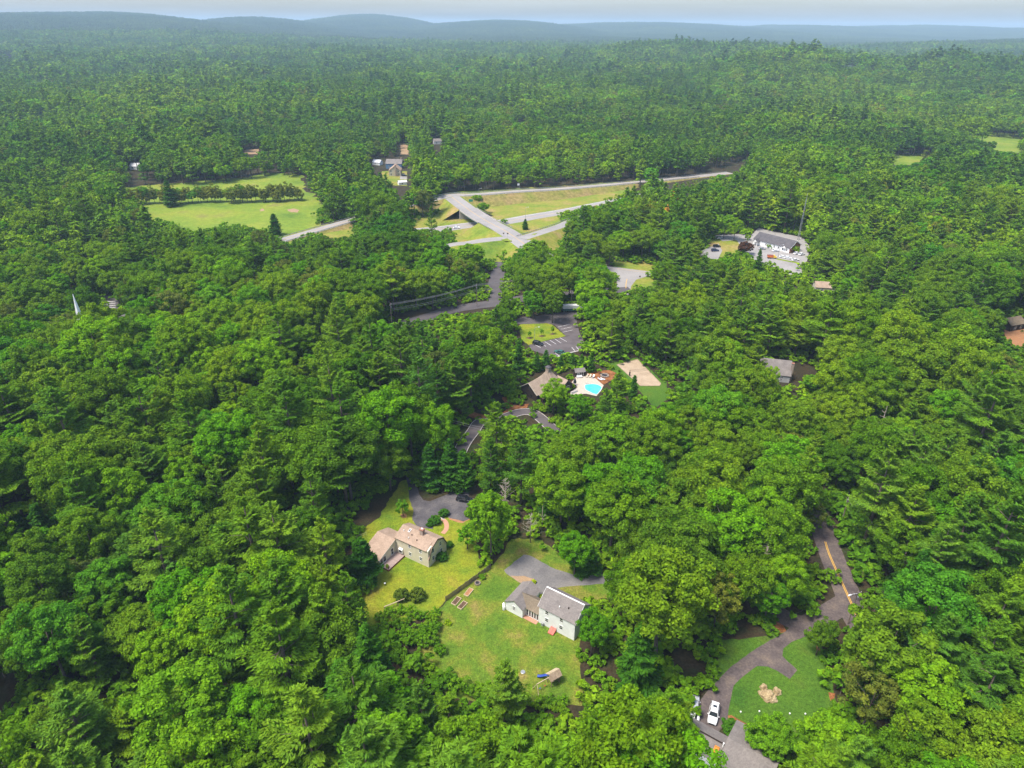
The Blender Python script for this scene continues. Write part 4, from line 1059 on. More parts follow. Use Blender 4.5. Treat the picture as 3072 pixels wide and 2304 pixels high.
    return o, a
GH = gambrel_house()
def loc_in(frame, x, y):
    (ox, oy), a = frame
    return (ox + math.cos(a) * x - math.sin(a) * y, oy + math.sin(a) * x + math.cos(a) * y)

# ------------------------------------------------------------------ the white house
def white_house():
    o = G(1, 1290, 1185); a = R_(-34.0)
    t = thing('white_house', 'white clapboard house with low gabled block, glazed link and two storey end', 'house', (*o, 0), a)
    k = .15
    MB().prism([(0, -.3), (4.7, -.3), (4.7, 2.6), (2.35, 4.1), (0, 2.6)], 'y', 0, 7.2).build('gable_wall', M['white_siding'], t)
    roof_gable(MB(), 0, 4.7, 0, 7.2, 2.6, 4.1, 'y', .22, k).build('gable_roof', M['shingle_grey'], t)
    MB().prism([(1.25, -.3), (5.2, -.3), (5.2, 2.45), (3.15, 4.05), (1.25, 2.45)], 'x', 4.72, 8.35).build('link_wall', M['white_siding'], t)
    lk = MB()
    sl = (4.05 - 2.45) / 1.9
    lk.slab([(4.45, .95, 2.45 - .3 * sl + k), (8.32, .95, 2.45 - .3 * sl + k), (8.32, 3.15, 4.05 + k), (2.36, 3.15, 4.05 + k)], k)
    lk.slab([(2.36, 3.15, 4.05 + k), (8.32, 3.15, 4.05 + k), (8.32, 5.5, 2.45 - .2 + k), (4.45, 5.5, 2.45 - .2 + k)], k)
    lk.build('link_roof', M['shingle_brown'], t)
    for i in range(5): window(t, (5.25 + i * .68, 1.25, 1.2), '-y', .42, 1.75, 'white_trim', (1, 1), name='glass_door')
    x0, x1, y0, y1 = 8.4, 17.6, 1.05, 7.8
    ym = (y0 + y1) / 2
    MB().prism([(y0, -.3), (y1, -.3), (y1, 5.1), (ym, 7.7), (y0, 5.1)], 'x', x0, x1).build('tall_wall', M['white_siding'], t)
    rf = roof_gable(MB(), x0, x1, y0, y1, 5.1, 7.7, 'x', .25, k).build('tall_roof', M['shingle_grey'], t)
    MB().box(x0 - .25, x1 + .25, ym + .05, ym + .30, 7.7 + .02, 7.7 + .26).build('ridge_board', M['white_trim'], rf)
    s2 = 2.6 / (ym - y0)
    for xx in (x0 - .29, x1 + .25):
        MB().slab([(xx, y0 - .3, 5.1 - .3 * s2 + .2), (xx + .04, y0 - .3, 5.1 - .3 * s2 + .2), (xx + .04, ym, 7.9), (xx, ym, 7.9)], .25).build('rake_board', M['white_trim'], t)
    for (x, z) in ((10.5, 4.2), (10.5, 2.0), (14.2, 4.2), (14.2, 2.0)): window(t, (x, y0, z), '-y', .75, 1.0, 'white_trim', (1, 2))
    window(t, (2.35, 0, 1.75), '-y', .6, 1.15, 'white_trim', (2, 3))
    window(t, (x1, 4.4, 2.0), '+x', .9, 1.2); window(t, (x1, 4.4, 4.4), '+x', .9, 1.2)
    for (x, y, m_) in ((12.9, 2.3, 'white_trim'), (14.9, 2.8, 'brown_trim')):
        z = 5.1 + (y - y0) * s2 + k; MB().lathe([(.14, -.15), (.14, .4), (.06, .46)], (x, y, z), 8).build('vent_pipe', M[m_], rf)
    MB().box(4.75, 8.3, .1, 1.2, -.1, .14).box(4.7, 4.8, .05, .15, -.1, .15).build('brick_patio', M['brickwalk'], t)
    bk = MB().prism([(y0 - .02, -.1), (y0 - .02, .95), (y0 - 1.5, .25), (y0 - 1.5, -.1)], 'x', 11.7, 13.1).build('bulkhead', M['redmetal'], t)
    MB().slab([(12.38, y0 - 1.5, .27), (12.42, y0 - 1.5, .27), (12.42, y0 - .03, .97), (12.38, y0 - .03, .97)], .03).build('seam', M['rust'], bk)
    MB().box(9.3, 9.9, y0 - .5, y0 - .08, -.05, .8).build('air_conditioner', M['galv'], t)
    c, s = math.cos(a), math.sin(a)
    NOPLANT.append([(o[0] + c * p - s * q, o[1] + s * p + c * q) for p, q in ((-2, -2), (19, -2), (19, 9.5), (-2, 9.5))])
    return o, a
WH = white_house()
for x, y, w_ in ((-.75, .35, 'farther from'), (-.28, -.25, 'closer to')):
    q = loc_in(WH, x, y)
    t = thing('propane_tank', 'upright white gas tank %s the window of the white house' % w_, 'gas tank', (*q, 0), 0, 'gas tanks at the white house')
    MB().lathe([(.30, 0), (.33, .08), (.33, 1.0), (.28, 1.15), (.14, 1.24), (.02, 1.26)], n=16).build('body', M['tank'], t, smooth=True)
    MB().lathe([(.15, 1.2), (.15, 1.36)], n=12).build('collar', M['tank'], t); MB().lathe([(.34, -.05), (.34, .05)], n=16).build('foot_ring', M['galv'], t)

# ------------------------------------------------------------------ pool house (dark barn) and its things
def barn():
    o = G(3, 590, 1050); a = R_(-48.4)
    t = thing('barn_house', 'dark brown barn like pool house with swept cedar roof and stone chimney', 'barn house', (*o, 0), a)
    W = 8.4; ym, zr0, zr1 = 9.4, 5.2, 7.6
    MB().prism([(0, -.3), (W, -.3), (W, 2.8), (W / 2, 5.8), (0, 2.8)], 'y', 0, 13.6).build('wall', M['barn_siding'], t)
    r = MB(); k = .18; e = .45
    cx = W / 2
    prev = None
    ys = [-.4, 2, 4.2, 6.2, 7.8, 8.8, 9.4]
    zz_ = [5.9, 6.0, 6.25, 6.7, 7.3, 7.9, 8.5]
    for side in (-1, 1):
        xe = -e if side < 0 else W + e
        ze = 2.55
        for i in range(len(ys) - 1):
            p = [(xe, ys[i], ze + k), (xe, ys[i + 1], ze + k), (cx, ys[i + 1], zz_[i + 1] + k), (cx, ys[i], zz_[i] + k)]
            r.slab(p[:3], k); r.slab([p[0], p[2], p[3]], k)
        r.slab([(xe, 9.4, ze + k), (xe, 14.0, ze + k), (cx, 9.4, 8.5 + k)], k)
        r.slab([(xe, 14.0, ze + k), (cx, 12.4, 5.1 + k), (cx, 9.4, 8.5 + k)], k)
    r.slab([(-e, 14.0, 2.55 + k), (W + e, 14.0, 2.55 + k), (cx, 12.4, 5.1 + k)], k)
    rf = r.build('roof', M['shingle_cedar'], t)
    MB().slab([(-e - .02, -.46, 2.55 + .2), (-e - .02, -.40, 2.55 + .2), (cx, -.40, 6.1), (cx, -.46, 6.1)], .22).slab([(W + e + .02, -.46, 2.55 + .2), (W + e + .02, -.40, 2.55 + .2), (cx, -.40, 6.1), (cx, -.46, 6.1)], .22).build('rake_board', M['beige_trim'], rf)
    ch = MB().box(cx - .8, cx + .8, 8.8, 10.2, 7.2, 9.2).build('chimney', M['stone'], rf)
    MB().box(cx - .95, cx + .95, 8.65, 10.35, 9.2, 9.4).lathe([(1.0, 9.4), (.5, 9.8), (.1, 9.95)], (cx, 9.5, 0), 8).build('chimney_cap', M['shingle_dark'], rf)
    # rear wing and lean-to
    MB().prism([(10.6, -.3), (16.2, -.3), (16.2, 2.7), (13.4, 4.9), (10.6, 2.7)], 'x', 4.2, 10.4).build('wing_wall', M['barn_siding'], t)
    roof_gable(MB(), 4.25, 10.4, 10.6, 16.2, 2.7, 4.9, 'x', .35, k).build('wing_roof', M['shingle_cedar'], t)
    MB().box(W + .02, W + 2.2, 1.0, 6.0, -.2, 2.0).build('porch_wall', M['barn_siding'], t)
    MB().slab([(W - .02, .7, 2.75), (W + 2.6, .7, 1.95), (W + 2.6, 6.3, 1.95), (W - .02, 6.3, 2.75)], .14).build('porch_roof', M['shingle_cedar'], t)
    for (x, z, w_, h_) in ((2.6, 1.3, 1.1, 1.0), (5.6, 1.3, 1.1, 1.0), (4.2, 3.7, .8, .8)): window(t, (x, 0, z), '-y', w_, h_, 'brown_trim', (2, 2))
    window(t, (10.4, 13.4, 1.6), '+x', 2.0, 1.7, 'white_trim', (2, 1))
    c, s = math.cos(a), math.sin(a)
    NOPLANT.append([(o[0] + c * p - s * q, o[1] + s * p + c * q) for p, q in ((-2, -2), (12, -2), (12, 18), (-2, 18))])
    return o, a
barn()
def pool():
    pts = smooth_path(GL(3, [(1120, 985), (1165, 977), (1215, 980), (1252, 996), (1256, 1012), (1240, 1035), (1213, 1060), (1160, 1040), (1125, 1018), (1120, 985)]), 5)[:-1]
    c = sum(pts) / len(pts)
    t = thing('swimming_pool', 'bright turquoise kidney shaped swimming pool set in the pale patio', 'pool', (*c, 0))
    q = [p - c for p in pts]
    n = len(q)
    MB().add([(*p, .085) for p in q], [tuple(range(n))]).build('water', M['pool_water'], t)
    V = []; F = []
    for p in q:
        d = p / np.linalg.norm(p)
        V += [(*(p - d * .02), .07), (*(p - d * .02), .16), (*(p + d * .32), .16), (*(p + d * .32), .05)]
    for i in range(n):
        j = (i + 1) % n
        for s in range(3): F.append((4 * i + s, 4 * j + s, 4 * j + s + 1, 4 * i + s + 1))
    MB().add(V, F).build('coping', M['concrete'], t)
    for dx in (-.25, .25):
        b = np.array(G(3, 1130, 975)) - c + np.array([dx, 0])
        MB().tube([(b[0], b[1], .06), (b[0], b[1], .8), (b[0] + .3, b[1] - .5, .9), (b[0] + .35, b[1] - .7, .1)], .035, 5).build('handrail', M['galv'], t)
pool()
NOPLANT.append(GL(3, [(1000, 900), (1300, 880), (1290, 1010), (1210, 1080), (1000, 1080)]))
gable_house('pool_shed', 'small dark shed with grey shingle roof beside the pool patio', (*G(3, 1042, 918), 0), R_(14), 3.7, 2.6, 2.1, 3.0, 'barn_siding', 'shingle_grey', 'white_trim', [((1.1, 0, 1.15), '-y', .9, .9)], None, 'shed', door=((2.7, 0, .95), '-y', .8, 1.8))
def lounger(k, x, y, rz, label, mat='lounger'):
    t = thing('sun_lounger', label, 'sun lounger', (*G(k, x, y), .06), rz, 'sun loungers by the pool')
    MB().slab([(-.33, -.95, .34), (.33, -.95, .34), (.33, .35, .34), (-.33, .35, .34)], .08).build('seat', M[mat], t)
    MB().slab([(-.33, .35, .34), (.33, .35, .34), (.33, .95, .80), (-.33, .95, .80)], .08).build('backrest', M[mat], t)
    for sx in (-.28, .28):
        for sy in (-.85, .5): MB().box(sx - .03, sx + .03, sy - .03, sy + .03, 0, .3).build('leg', M['brown_trim'], t)
lounger(3, 1138, 912, R_(-20), 'tan sun lounger on the patio closest to the dark shed')
lounger(3, 1163, 915, R_(-20), 'tan sun lounger second from the dark shed')
lounger(3, 1188, 920, R_(-25), 'grey sun lounger third from the dark shed', 'galv')
lounger(3, 1245, 940, R_(60), 'white sun lounger angled near the round fire pit', 'greywhite')
lounger(3, 1268, 938, R_(60), 'white sun lounger right against the round fire pit', 'greywhite')
t = thing('patio_umbrella', 'folded dark patio umbrella standing on the pool patio', 'umbrella', (*G(3, 1035, 985), .06))
MB().lathe([(.45, 0), (.45, .1), (.1, .16)], n=12).build('base', M['darkcanvas'], t); MB().tube([(0, 0, .1), (0, 0, 3.2)], .04, 6).build('pole', M['galv'], t)
MB().lathe([(.1, .9), (.62, 1.0), (.55, 1.7), (.34, 2.4), (.05, 3.1)], n=10).build('canopy', M['darkcanvas'], t)
t = thing('outdoor_bench', 'white cushioned bench in front of the dark shed', 'bench', (*G(3, 1075, 922), .06), R_(14))
MB().box(-1.1, 1.1, -.35, .35, .3, .48).build('seat', M['white_trim'], t); MB().box(-1.1, 1.1, .28, .4, .48, .9).build('backrest', M['white_trim'], t)
for x in (-1, 1): MB().box(x - .05, x + .05, -.3, .3, 0, .3).build('leg', M['brown_trim'], t)
t = thing('patio_wall', 'low white patio wall on the barn side of the pool', 'wall', (*G(3, 1005, 1058), 0), math.atan2(G(3, 1065, 1030)[1] - G(3, 1005, 1058)[1], G(3, 1065, 1030)[0] - G(3, 1005, 1058)[0]))
MB().box(0, 3.2, -.2, .2, -.1, .7).build('wall', M['white_trim'], t); MB().box(-.06, 3.26, -.26, .26, .7, .78).build('cap', M['concrete'], t)
def firepit(loc, r, label, mat='stone'):
    t = thing('fire_pit', label, 'fire pit', (*loc, .02))
    n = 14
    b = MB().prism([(r * .98, -.17 * r), (r * .98, .17 * r), (r * .68, .14 * r), (r * .68, -.14 * r)], 'z', 0, .42)
    me = mesh('stone', b.V, b.F, M[mat])
    for i in range(n): obj('stone', me, t, (0, 0, random.uniform(-.03, .03)), 2 * math.pi * i / n)
    MB().lathe([(.7 * r, 0), (.7 * r, .08), (.3 * r, .14)], n=12).build('ash', M['darkcanvas'], t)
firepit(G(3, 1283, 906), 1.7, 'large round stone fire pit beside the pool loungers')
firepit(G(1, 1058, 972), .75, 'small stone fire ring on the grass beside the board fence')
def sand_court():
    pts = GL(3, [(1385, 815), (1555, 770), (1750, 970), (1740, 990), (1580, 990)])
    NOPLANT.append(pts)
    c = np.mean(pts, 0)
    t = thing('sand_court', 'pale sand volleyball court edged with timber', 'sports court', (*c, 0))
    n = len(pts)
    MB().add([(p[0] - c[0], p[1] - c[1], .06) for p in pts], [tuple(range(n))]).build('sand', M['sandcourt'], t)
    for i in range(n):
        p, q = np.array(pts[i]) - c, np.array(pts[(i + 1) % n]) - c
        d = q - p; L_ = np.linalg.norm(d)
        MB().box(0, L_, -.1, .1, -.05, .16).build('edging', M['wood'], t, (p[0], p[1], 0), math.atan2(d[1], d[0]))
    a, b = np.array(G(3, 1490, 905)), np.array(G(3, 1660, 885))
    v = thing('volleyball_net', 'dark volleyball net on posts across the sand court', 'net', (*a, 0), math.atan2(*(b - a)[::-1]))
    L_ = np.linalg.norm(b - a)
    for x in (0, L_): MB().tube([(x, 0, 0), (x, 0, 2.5)], .07 if x else .11, 6).build('post', M['brown_trim'], v)
    MB().box(-.2, .2, -.2, .2, 0, 1.6).build('post_pad', M['darkcanvas'], v)
    nt = MB()
    for z in (1.5, 2.0, 2.42): nt.tube([(0, 0, z), (L_, 0, z)], .03, 4)
    for i in range(1, 14): nt.tube([(L_ * i / 14, 0, 1.5), (L_ * i / 14, 0, 2.42)], .012, 3)
    nt.build('mesh', M['darkcanvas'], v)
    # low rail fence round the back of the court
    e = [np.array(G(3, *p)) for p in ((1310, 815), (1400, 790), (1555, 757), (1640, 830), (1700, 890), (1760, 955))]
    f = thing('rail_fence', 'dark post and rail fence behind the sand court', 'fence', (*e[0], 0))
    post = mesh('post', *(lambda b: (b.V, b.F))(MB().box(-.07, .07, -.07, .07, -.1, 1.25)), M['brown_trim'])
    for i in range(len(e) - 1):
        p, q = e[i] - e[0], e[i + 1] - e[0]; d = q - p; L_ = np.linalg.norm(d); k = max(1, int(L_ / 2.6))
        for s in range(k): obj('post', post, f, (*(p + d * s / k), 0))
        for z in (.45, .8, 1.15): MB().box(0, L_, -.03, .03, z - .05, z + .05).build('rail', M['brown_trim'], f, (*p, 0), math.atan2(d[1], d[0]))
sand_court()

# ------------------------------------------------------------------ yard things near the two houses
def board_fence():
    a, b = np.array(G(1, 797, 1118)), np.array(G(1, 1168, 848)); d = b - a; L_ = np.linalg.norm(d)
    t = thing('board_fence', 'weathered grey brown board fence between the two yards', 'fence', (*a, 0), math.atan2(d[1], d[0]))
    n = 46
    me = [mesh('board', *(lambda q: (q.V, q.F))(MB().prism([(0, .05), (L_ / n * .72, .05), (L_ / n * .72, h), (L_ / n * .36, h + .12), (0, h)], 'y', -.02, .02)), M['fence']) for h in (1.45, 1.5, 1.55)]
    for i in range(n):
        o = obj('board', random.choice(me), t, (i * L_ / n, random.uniform(-.02, .02), random.uniform(-.04, .04))); o.rotation_euler = (random.uniform(-.04, .04), random.uniform(-.02, .02), 0)
    for z in (.4, 1.2): MB().box(0, L_, .03, .09, z - .05, z + .05).build('rail', M['fence'], t)
    post = mesh('post', *(lambda q: (q.V, q.F))(MB().box(-.06, .06, .04, .16, -.2, 1.6)), M['fence'])
    for i in range(8): obj('post', post, t, (L_ * i / 7, 0, 0))
board_fence()
def garden_bed(p4, label, mat):
    p = [np.array(G(1, *q)) for q in p4]; c = sum(p) / 4
    ex = (p[1] - p[0] + p[2] - p[3]) / 2; ey = (p[3] - p[0] + p[2] - p[1]) / 2
    L_, W = np.linalg.norm(ex), np.linalg.norm(ey)
    t = thing('raised_bed', label, 'garden bed', (*c, 0), math.atan2(ex[1], ex[0]), 'raised beds on the patchy lawn')
    for s in (-1, 1):
        MB().box(-L_ / 2, L_ / 2, *sorted((s * W / 2, s * (W / 2 - .1))), 0, .3).build('side_board', M['palewood'], t)
        MB().box(*sorted((s * L_ / 2, s * (L_ / 2 - .1))), -W / 2 + .1, W / 2 - .1, 0, .3).build('end_board', M['palewood'], t)
    MB().box(-L_ / 2 + .1, L_ / 2 - .1, -W / 2 + .1, W / 2 - .1, 0, .2).build('soil', M[mat], t)
garden_bed([(838, 1138), (888, 1082), (925, 1098), (876, 1160)], 'timber raised bed of dark soil closest to the fence end', 'soil')
garden_bed([(890, 1172), (942, 1116), (976, 1138), (922, 1192)], 'timber raised bed with dead stems farthest from the fence', 'soil')
garden_bed([(943, 1066), (990, 1010), (1026, 1024), (978, 1084)], 'sunken bed of bare orange soil beside the fence', 'clay')
t = thing('log_rail', 'pale rustic log rail on forked posts beside the clipped bushes', 'log rail', (*G(1, 285, 1190), 0))
a, b = np.array(G(1, 285, 1190)), np.array(G(1, 455, 1130)); d = b - a
MB().tube([(0, 0, 1.0), (d[0] * .5, d[1] * .5, 1.15), (d[0], d[1], 1.35)], [.13, .12, .09], 7).build('log', M['palewood'], t)
for s in (.02, .65): MB().tube([(d[0] * s - .2, d[1] * s, 0), (d[0] * s, d[1] * s, 1.05)], .08, 6).tube([(d[0] * s + .25, d[1] * s, 0), (d[0] * s, d[1] * s, 1.05)], .08, 6).build('post', M['wood'], t)
t = thing('garden_ornament', 'small dark garden ornament with white cap on the sunny lawn', 'ornament', (*G(1, 290, 985), 0))
MB().lathe([(.16, 0), (.1, .15), (.07, .5), (.2, .62)], n=10).build('stem', M['darkcanvas'], t); MB().lathe([(.2, .62), (.24, .7), (.1, .82)], n=10).build('cap', M['white_trim'], t)
t = thing('well_cover', 'small round grey cover in the patchy lawn near the slide', 'cover', (*G(8, 1177, 685), 0))
MB().lathe([(.5, 0), (.5, .14), (.42, .18)], n=16).build('lid', M['galv'], t)
def play_set():
    o = G(8, 1375, 752); a = R_(33)
    t = thing('play_set', 'wooden play tower with slatted gable roof, blue slide and swing beam', 'play set', (*o, 0), a)
    for x in (-1.05, 1.05):
        for y in (-.7, .7): MB().box(x - .06, x + .06, y - .06, y + .06, -.1, 2.5).build('post', M['wood'], t)
    MB().box(-1.05, 1.05, -.7, .7, 1.35, 1.45).build('platform', M['wood'], t)
    for s in (-1, 1):
        for i in range(6):
            y0 = s * i * .19; y1 = s * (i + 1) * .19 - s * .015; z0 = 3.35 - i * .155; z1 = 3.35 - (i + 1) * .155 + .01
            MB().slab([(-1.35, y0, z0), (1.35, y0, z0), (1.35, y1, z1), (-1.35, y1, z1)], .04).build('roof_board', M['palewood' if s > 0 else 'wood'], t)
    for x in (-1.0, 1.0): MB().prism([(-.95, 2.5), (.95, 2.5), (0, 3.25)], 'x', x - .03, x + .03).build('gable_panel', M['wood'], t)
    for s in (-1, 1):
        for i in range(6): MB().box(-1 + i * .38, -1 + i * .38 + .09, s * .72 - .02, s * .72 + .02, 1.45, 2.15).build('railing_slat', M['wood'], t)
    MB().prism([(-.7, 0), (.7, 0), (.7, 1.3), (-.7, 1.3)], 'x', .99, 1.03).build('climbing_panel', M['wood'], t)
    # slide going out on the lawn side
    pts = [(-.2, .7, 1.5), (-.9, 1.5, 1.15), (-1.6, 2.3, .5), (-2.1, 2.9, .25)]
    V = []; F = []
    pts = smooth_path(pts, 4)
    for i, p in enumerate(pts):
        d = np.array([-.66, .75]); nn = np.array([.75, .66])
        for q, z in ((-.32, .22), (-.26, 0), (.26, 0), (.32, .22)): V.append((p[0] + nn[0] * q, p[1] + nn[1] * q, p[2] + z))
    for i in range(len(pts) - 1):
        for s in range(3): F.append((4 * i + s, 4 * i + s + 1, 4 * i + s + 5, 4 * i + s + 4))
    MB().add(V, F).build('slide', M['bluepl'], t, smooth=True)
    # swing beam with end frame
    MB().box(-4.3, -1.0, -.07, .07, 2.25, 2.42).build('swing_beam', M['palewood'], t)
    for s in (-1, 1): MB().tube([(-4.2, 0, 2.35), (-4.45, s * 1.15, 0)], .07, 6).build('frame_leg', M['palewood'], t)
    for x in (-3.4, -2.2):
        sw = MB().box(x - .22, x + .22, -.09, .09, .55, .6).build('swing_seat', M['bluepl' if x < -3 else 'redmetal'], t)
        for q in (-.2, .2): MB().tube([(x + q, 0, .58), (x + q, 0, 2.3)], .015, 4).build('chain', M['galv'], sw)
    NOPLANT.append([(o[0] - 5, o[1] - 5), (o[0] + 4, o[1] - 4), (o[0] + 4, o[1] + 4), (o[0] - 5, o[1] + 4)])
play_set()
t = thing('trellis', 'low pale wire trellis at the edge of the sunny lawn', 'trellis', (*G(1, 60, 600), 0), R_(35))
for i in range(4): MB().tube([(i * .9, 0, 0), (i * .9, 0, 1.1)], .03, 5).build('stake', M['palewood'], t)
for z in (.4, 1.0): MB().tube([(0, 0, z), (2.7, 0, z)], .02, 5).build('wire', M['galv'], t)

# ------------------------------------------------------------------ grey roofed house, boulders, lawn lights
def grey_house():
    C6 = lambda x, y, z=0: P(2060 + x * .1356, 2080 + y * .1356, z)
    a_ = np.array(C6(560, 760, 3.0)); b_ = np.array(C6(1020, 1010, 3.0)); d = b_ - a_
    ang = math.atan2(d[1], d[0])
    t = thing('grey_roofed_house', 'house with stepped grey shingle roofs beside the parked white car', 'house', (*a_, 0), ang)
    L_ = 9.0
    MB().box(-3.5, 3.3, -7.5, -.3, -.3, 2.9).build('garage_wall', M['grey_siding'], t)
    MB().slab([(-3.9, .0, 2.95), (4.1, .0, 2.95), (4.1, -2.6, 4.0), (-3.9, -2.6, 4.0)], .2).slab([(-3.9, -2.6, 3.6), (3.2, -2.6, 3.6), (3.2, -8, 2.6), (-3.9, -8, 2.6)], .2).build('garage_roof', M['shingle_grey'], t)
    MB().box(3.7, 12, -6.5, 4.0, -.3, 2.9).build('wall', M['grey_siding'], t)
    MB().slab([(3.3, -1.2, 4.35), (12.4, -1.2, 4.35), (12.4, 4.4, 2.95), (3.3, 4.4, 2.95)], .2).slab([(3.3, -1.2, 4.35), (12.4, -1.2, 4.35), (12.4, -6.9, 2.95), (3.3, -6.9, 2.95)], .2).build('roof', M['shingle_grey'], t)
    MB().box(3.0, 3.22, -3.1, -2.7, 3.4, 4.4).build('vent_stack', M['white_trim'], t)
    MB().slab([(-3.9, -2.55, 4.03), (3.2, -2.55, 4.03), (3.2, -2.7, 4.03), (-3.9, -2.7, 4.03)], .12).build('ridge_flashing', M['brown_trim'], t)
    c, s = math.cos(ang), math.sin(ang)
    NOPLANT.append([(a_[0] + c * p - s * q, a_[1] + s * p + c * q) for p, q in ((-4, -10), (13, -8), (13, 5), (4, 5), (4, 3), (-4, 3))])
    q = (a_[0] + c * 2.3 + s * 4.3, a_[1] + s * 2.3 - c * 4.3)
    u = thing('folded_sunshade', 'orange cushion lying on the grey roof terrace', 'cushion', (q[0], q[1], 3.33), ang)
    MB().box(-.45, .45, -.6, .6, 0.0, .28).box(-.45, .45, .5, .62, .2, .55).build('pad', M['canvas_orange'], u)
grey_house()
def rock(name, label, loc, sx, sy, sz, seed, group=None, mat='boulder', rz=0):
    bm = bmesh.new(); bmesh.ops.create_icosphere(bm, subdivisions=4, radius=1)
    for v in bm.verts:
        n = v.co.normalized()
        k = 1 + .30 * mnoise.noise(n * 1.3 + Vector((seed, 0, 0))) + .12 * mnoise.noise(n * 3.5 + Vector((0, seed, 0))) + .05 * mnoise.noise(n * 9 + Vector((0, 0, seed)))
        c = mnoise.cell(n * 1.7 + Vector((seed, seed, 0)))
        k += .10 * (c - .5)
        v.co = Vector((n.x * k * sx, n.y * k * sy, max(-.25 * sz, n.z * k * sz)))
    me = bpy.data.meshes.new(name); bm.to_mesh(me); bm.free(); me.materials.append(M[mat])
    return tag(obj(name, me, None, (*loc, 0), rz), label, 'boulder', group)
rock('boulder', 'largest broad tan boulder on the deep green lawn', G(2, 840, 1160), 1.75, 1.55, 1.25, 3)
rock('boulder', 'rounded tan boulder leaning on the largest one, on the spur side', G(2, 898, 1125), .85, 1.0, 1.1, 9)
rock('boulder', 'pointed tan boulder behind the largest one, on the driveway side', G(2, 803, 1098), .75, .7, 1.3, 14)
rock('boulder', 'low tan boulder at the foot of the pointed one', G(2, 785, 1135), .6, .6, .6, 21)
for i, (x, y, w_) in enumerate([(640, 1272, 'bark bed'), (772, 1268, 'bark bed'), (987, 1284, 'wood edge'), (1097, 1286, 'wood edge')]):
    t = thing('lawn_light', 'small white lawn light in the deep green lawn toward the %s' % w_, 'lawn light', (*G(2, x, y), 0), 0, 'lawn lights by the boulders, %s pair' % w_)
    MB().tube([(0, 0, 0), (0, 0, .35)], .05, 6).build('stem', M['greywhite'], t); MB().lathe([(.05, .3), (.17, .38), (.15, .5), (.03, .56)], n=10).build('head', M['white_trim'], t)

# ------------------------------------------------------------------ vehicles
def loft(secs):
    V = []; F = []; n = len(secs[0])
    for s in secs: V += s
    for i in range(len(secs) - 1):
        for j in range(n): F.append((i * n + j, i * n + (j + 1) % n, (i + 1) * n + (j + 1) % n, (i + 1) * n + j))
    F += [tuple(range(n - 1, -1, -1)), tuple(range((len(secs) - 1) * n, len(secs) * n))]
    return V, F
CAR = {}
def car_meshes(style):
    if style in CAR: return CAR[style]
    suv = style == 'suv'
    L_, W, Hb, Ht = (4.75, 1.88, 1.0, 1.70) if suv else (4.6, 1.80, .90, 1.43)
    def sec(x, w, zt, zb=.28): return [(x, -w, zb), (x, w, zb), (x, w * 1.02, (zb + zt) / 2), (x, w * .95, zt - .06), (x, w * .82, zt), (x, -w * .82, zt), (x, -w * .95, zt - .06), (x, -w * 1.02, (zb + zt) / 2)]
    h = W / 2; l = L_ / 2
    body = MB().add(*loft([sec(-l, h * .80, Hb * .80, .38), sec(-l + .12, h * .92, Hb * .97), sec(-l + .7, h, Hb), sec(-.2, h, Hb), sec(l * .36, h, Hb), sec(l * .75, h * .97, Hb * .94), sec(l - .15, h * .88, Hb * .84), sec(l, h * .76, Hb * .66, .38)]))
    rl, rf = (-l + .45, l * .18) if suv else (-l + 1.0, l * .10)
    def cab(x, w, z): return [(x, -w, z), (x, w, z)]
    b0, f0 = (-l + .08, l * .42) if suv else (-l + .45, l * .40)
    wr = h * .74; wb = h * .93
    V = [(b0, -wb, Hb - .02), (f0, -wb, Hb - .02), (f0, wb, Hb - .02), (b0, wb, Hb - .02), (rl, -wr, Ht - .06), (rf, -wr, Ht - .06), (rf, wr, Ht - .06), (rl, wr, Ht - .06)]
    cabin = MB().add(V, [(0, 1, 5, 4), (1, 2, 6, 5), (2, 3, 7, 6), (3, 0, 4, 7), (4, 5, 6, 7)])
    roof = MB().add(*loft([[(x, -w, Ht - .07), (x, w, Ht - .07), (x, w * .92, Ht - .005), (x, -w * .92, Ht - .005)] for x, w in ((rl - .06, wr * .95), (rl + .25, wr * 1.04), (rf - .25, wr * 1.04), (rf + .06, wr * .97))]))
    pil = MB()
    for s in (-1, 1):
        for a, b in (((b0, s * wb, Hb), (rl, s * wr, Ht - .05)), ((f0, s * wb, Hb), (rf, s * wr, Ht - .05)), (((rl + rf) / 2, s * wb * .99, Hb), ((rl + rf) / 2, s * wr, Ht - .05))): pil.tube([a, b], .055, 5)
    extra = MB().box(rl + .75, rl + 1.25, -.36, .36, Ht - .02, Ht + .004) if suv else None
    wheel = MB().lathe([(.20, -.11), (.33, -.11), (.345, 0), (.33, .11), (.20, .11)], n=16)
    wheel.V = [(x, z, y) for x, y, z in wheel.V]
    rim = MB().lathe([(.21, -.118), (.21, .118)], n=10); rim.V = [(x, z, y) for x, y, z in rim.V]
    CAR[style] = dict(body=body, cabin=cabin, roof=roof, pil=pil, wheel=wheel, rim=rim, L=L_, W=W, Hb=Hb, Ht=Ht, extra=extra, rl=rl, rf=rf, wr=wr)
    return CAR[style]
CARM = {}
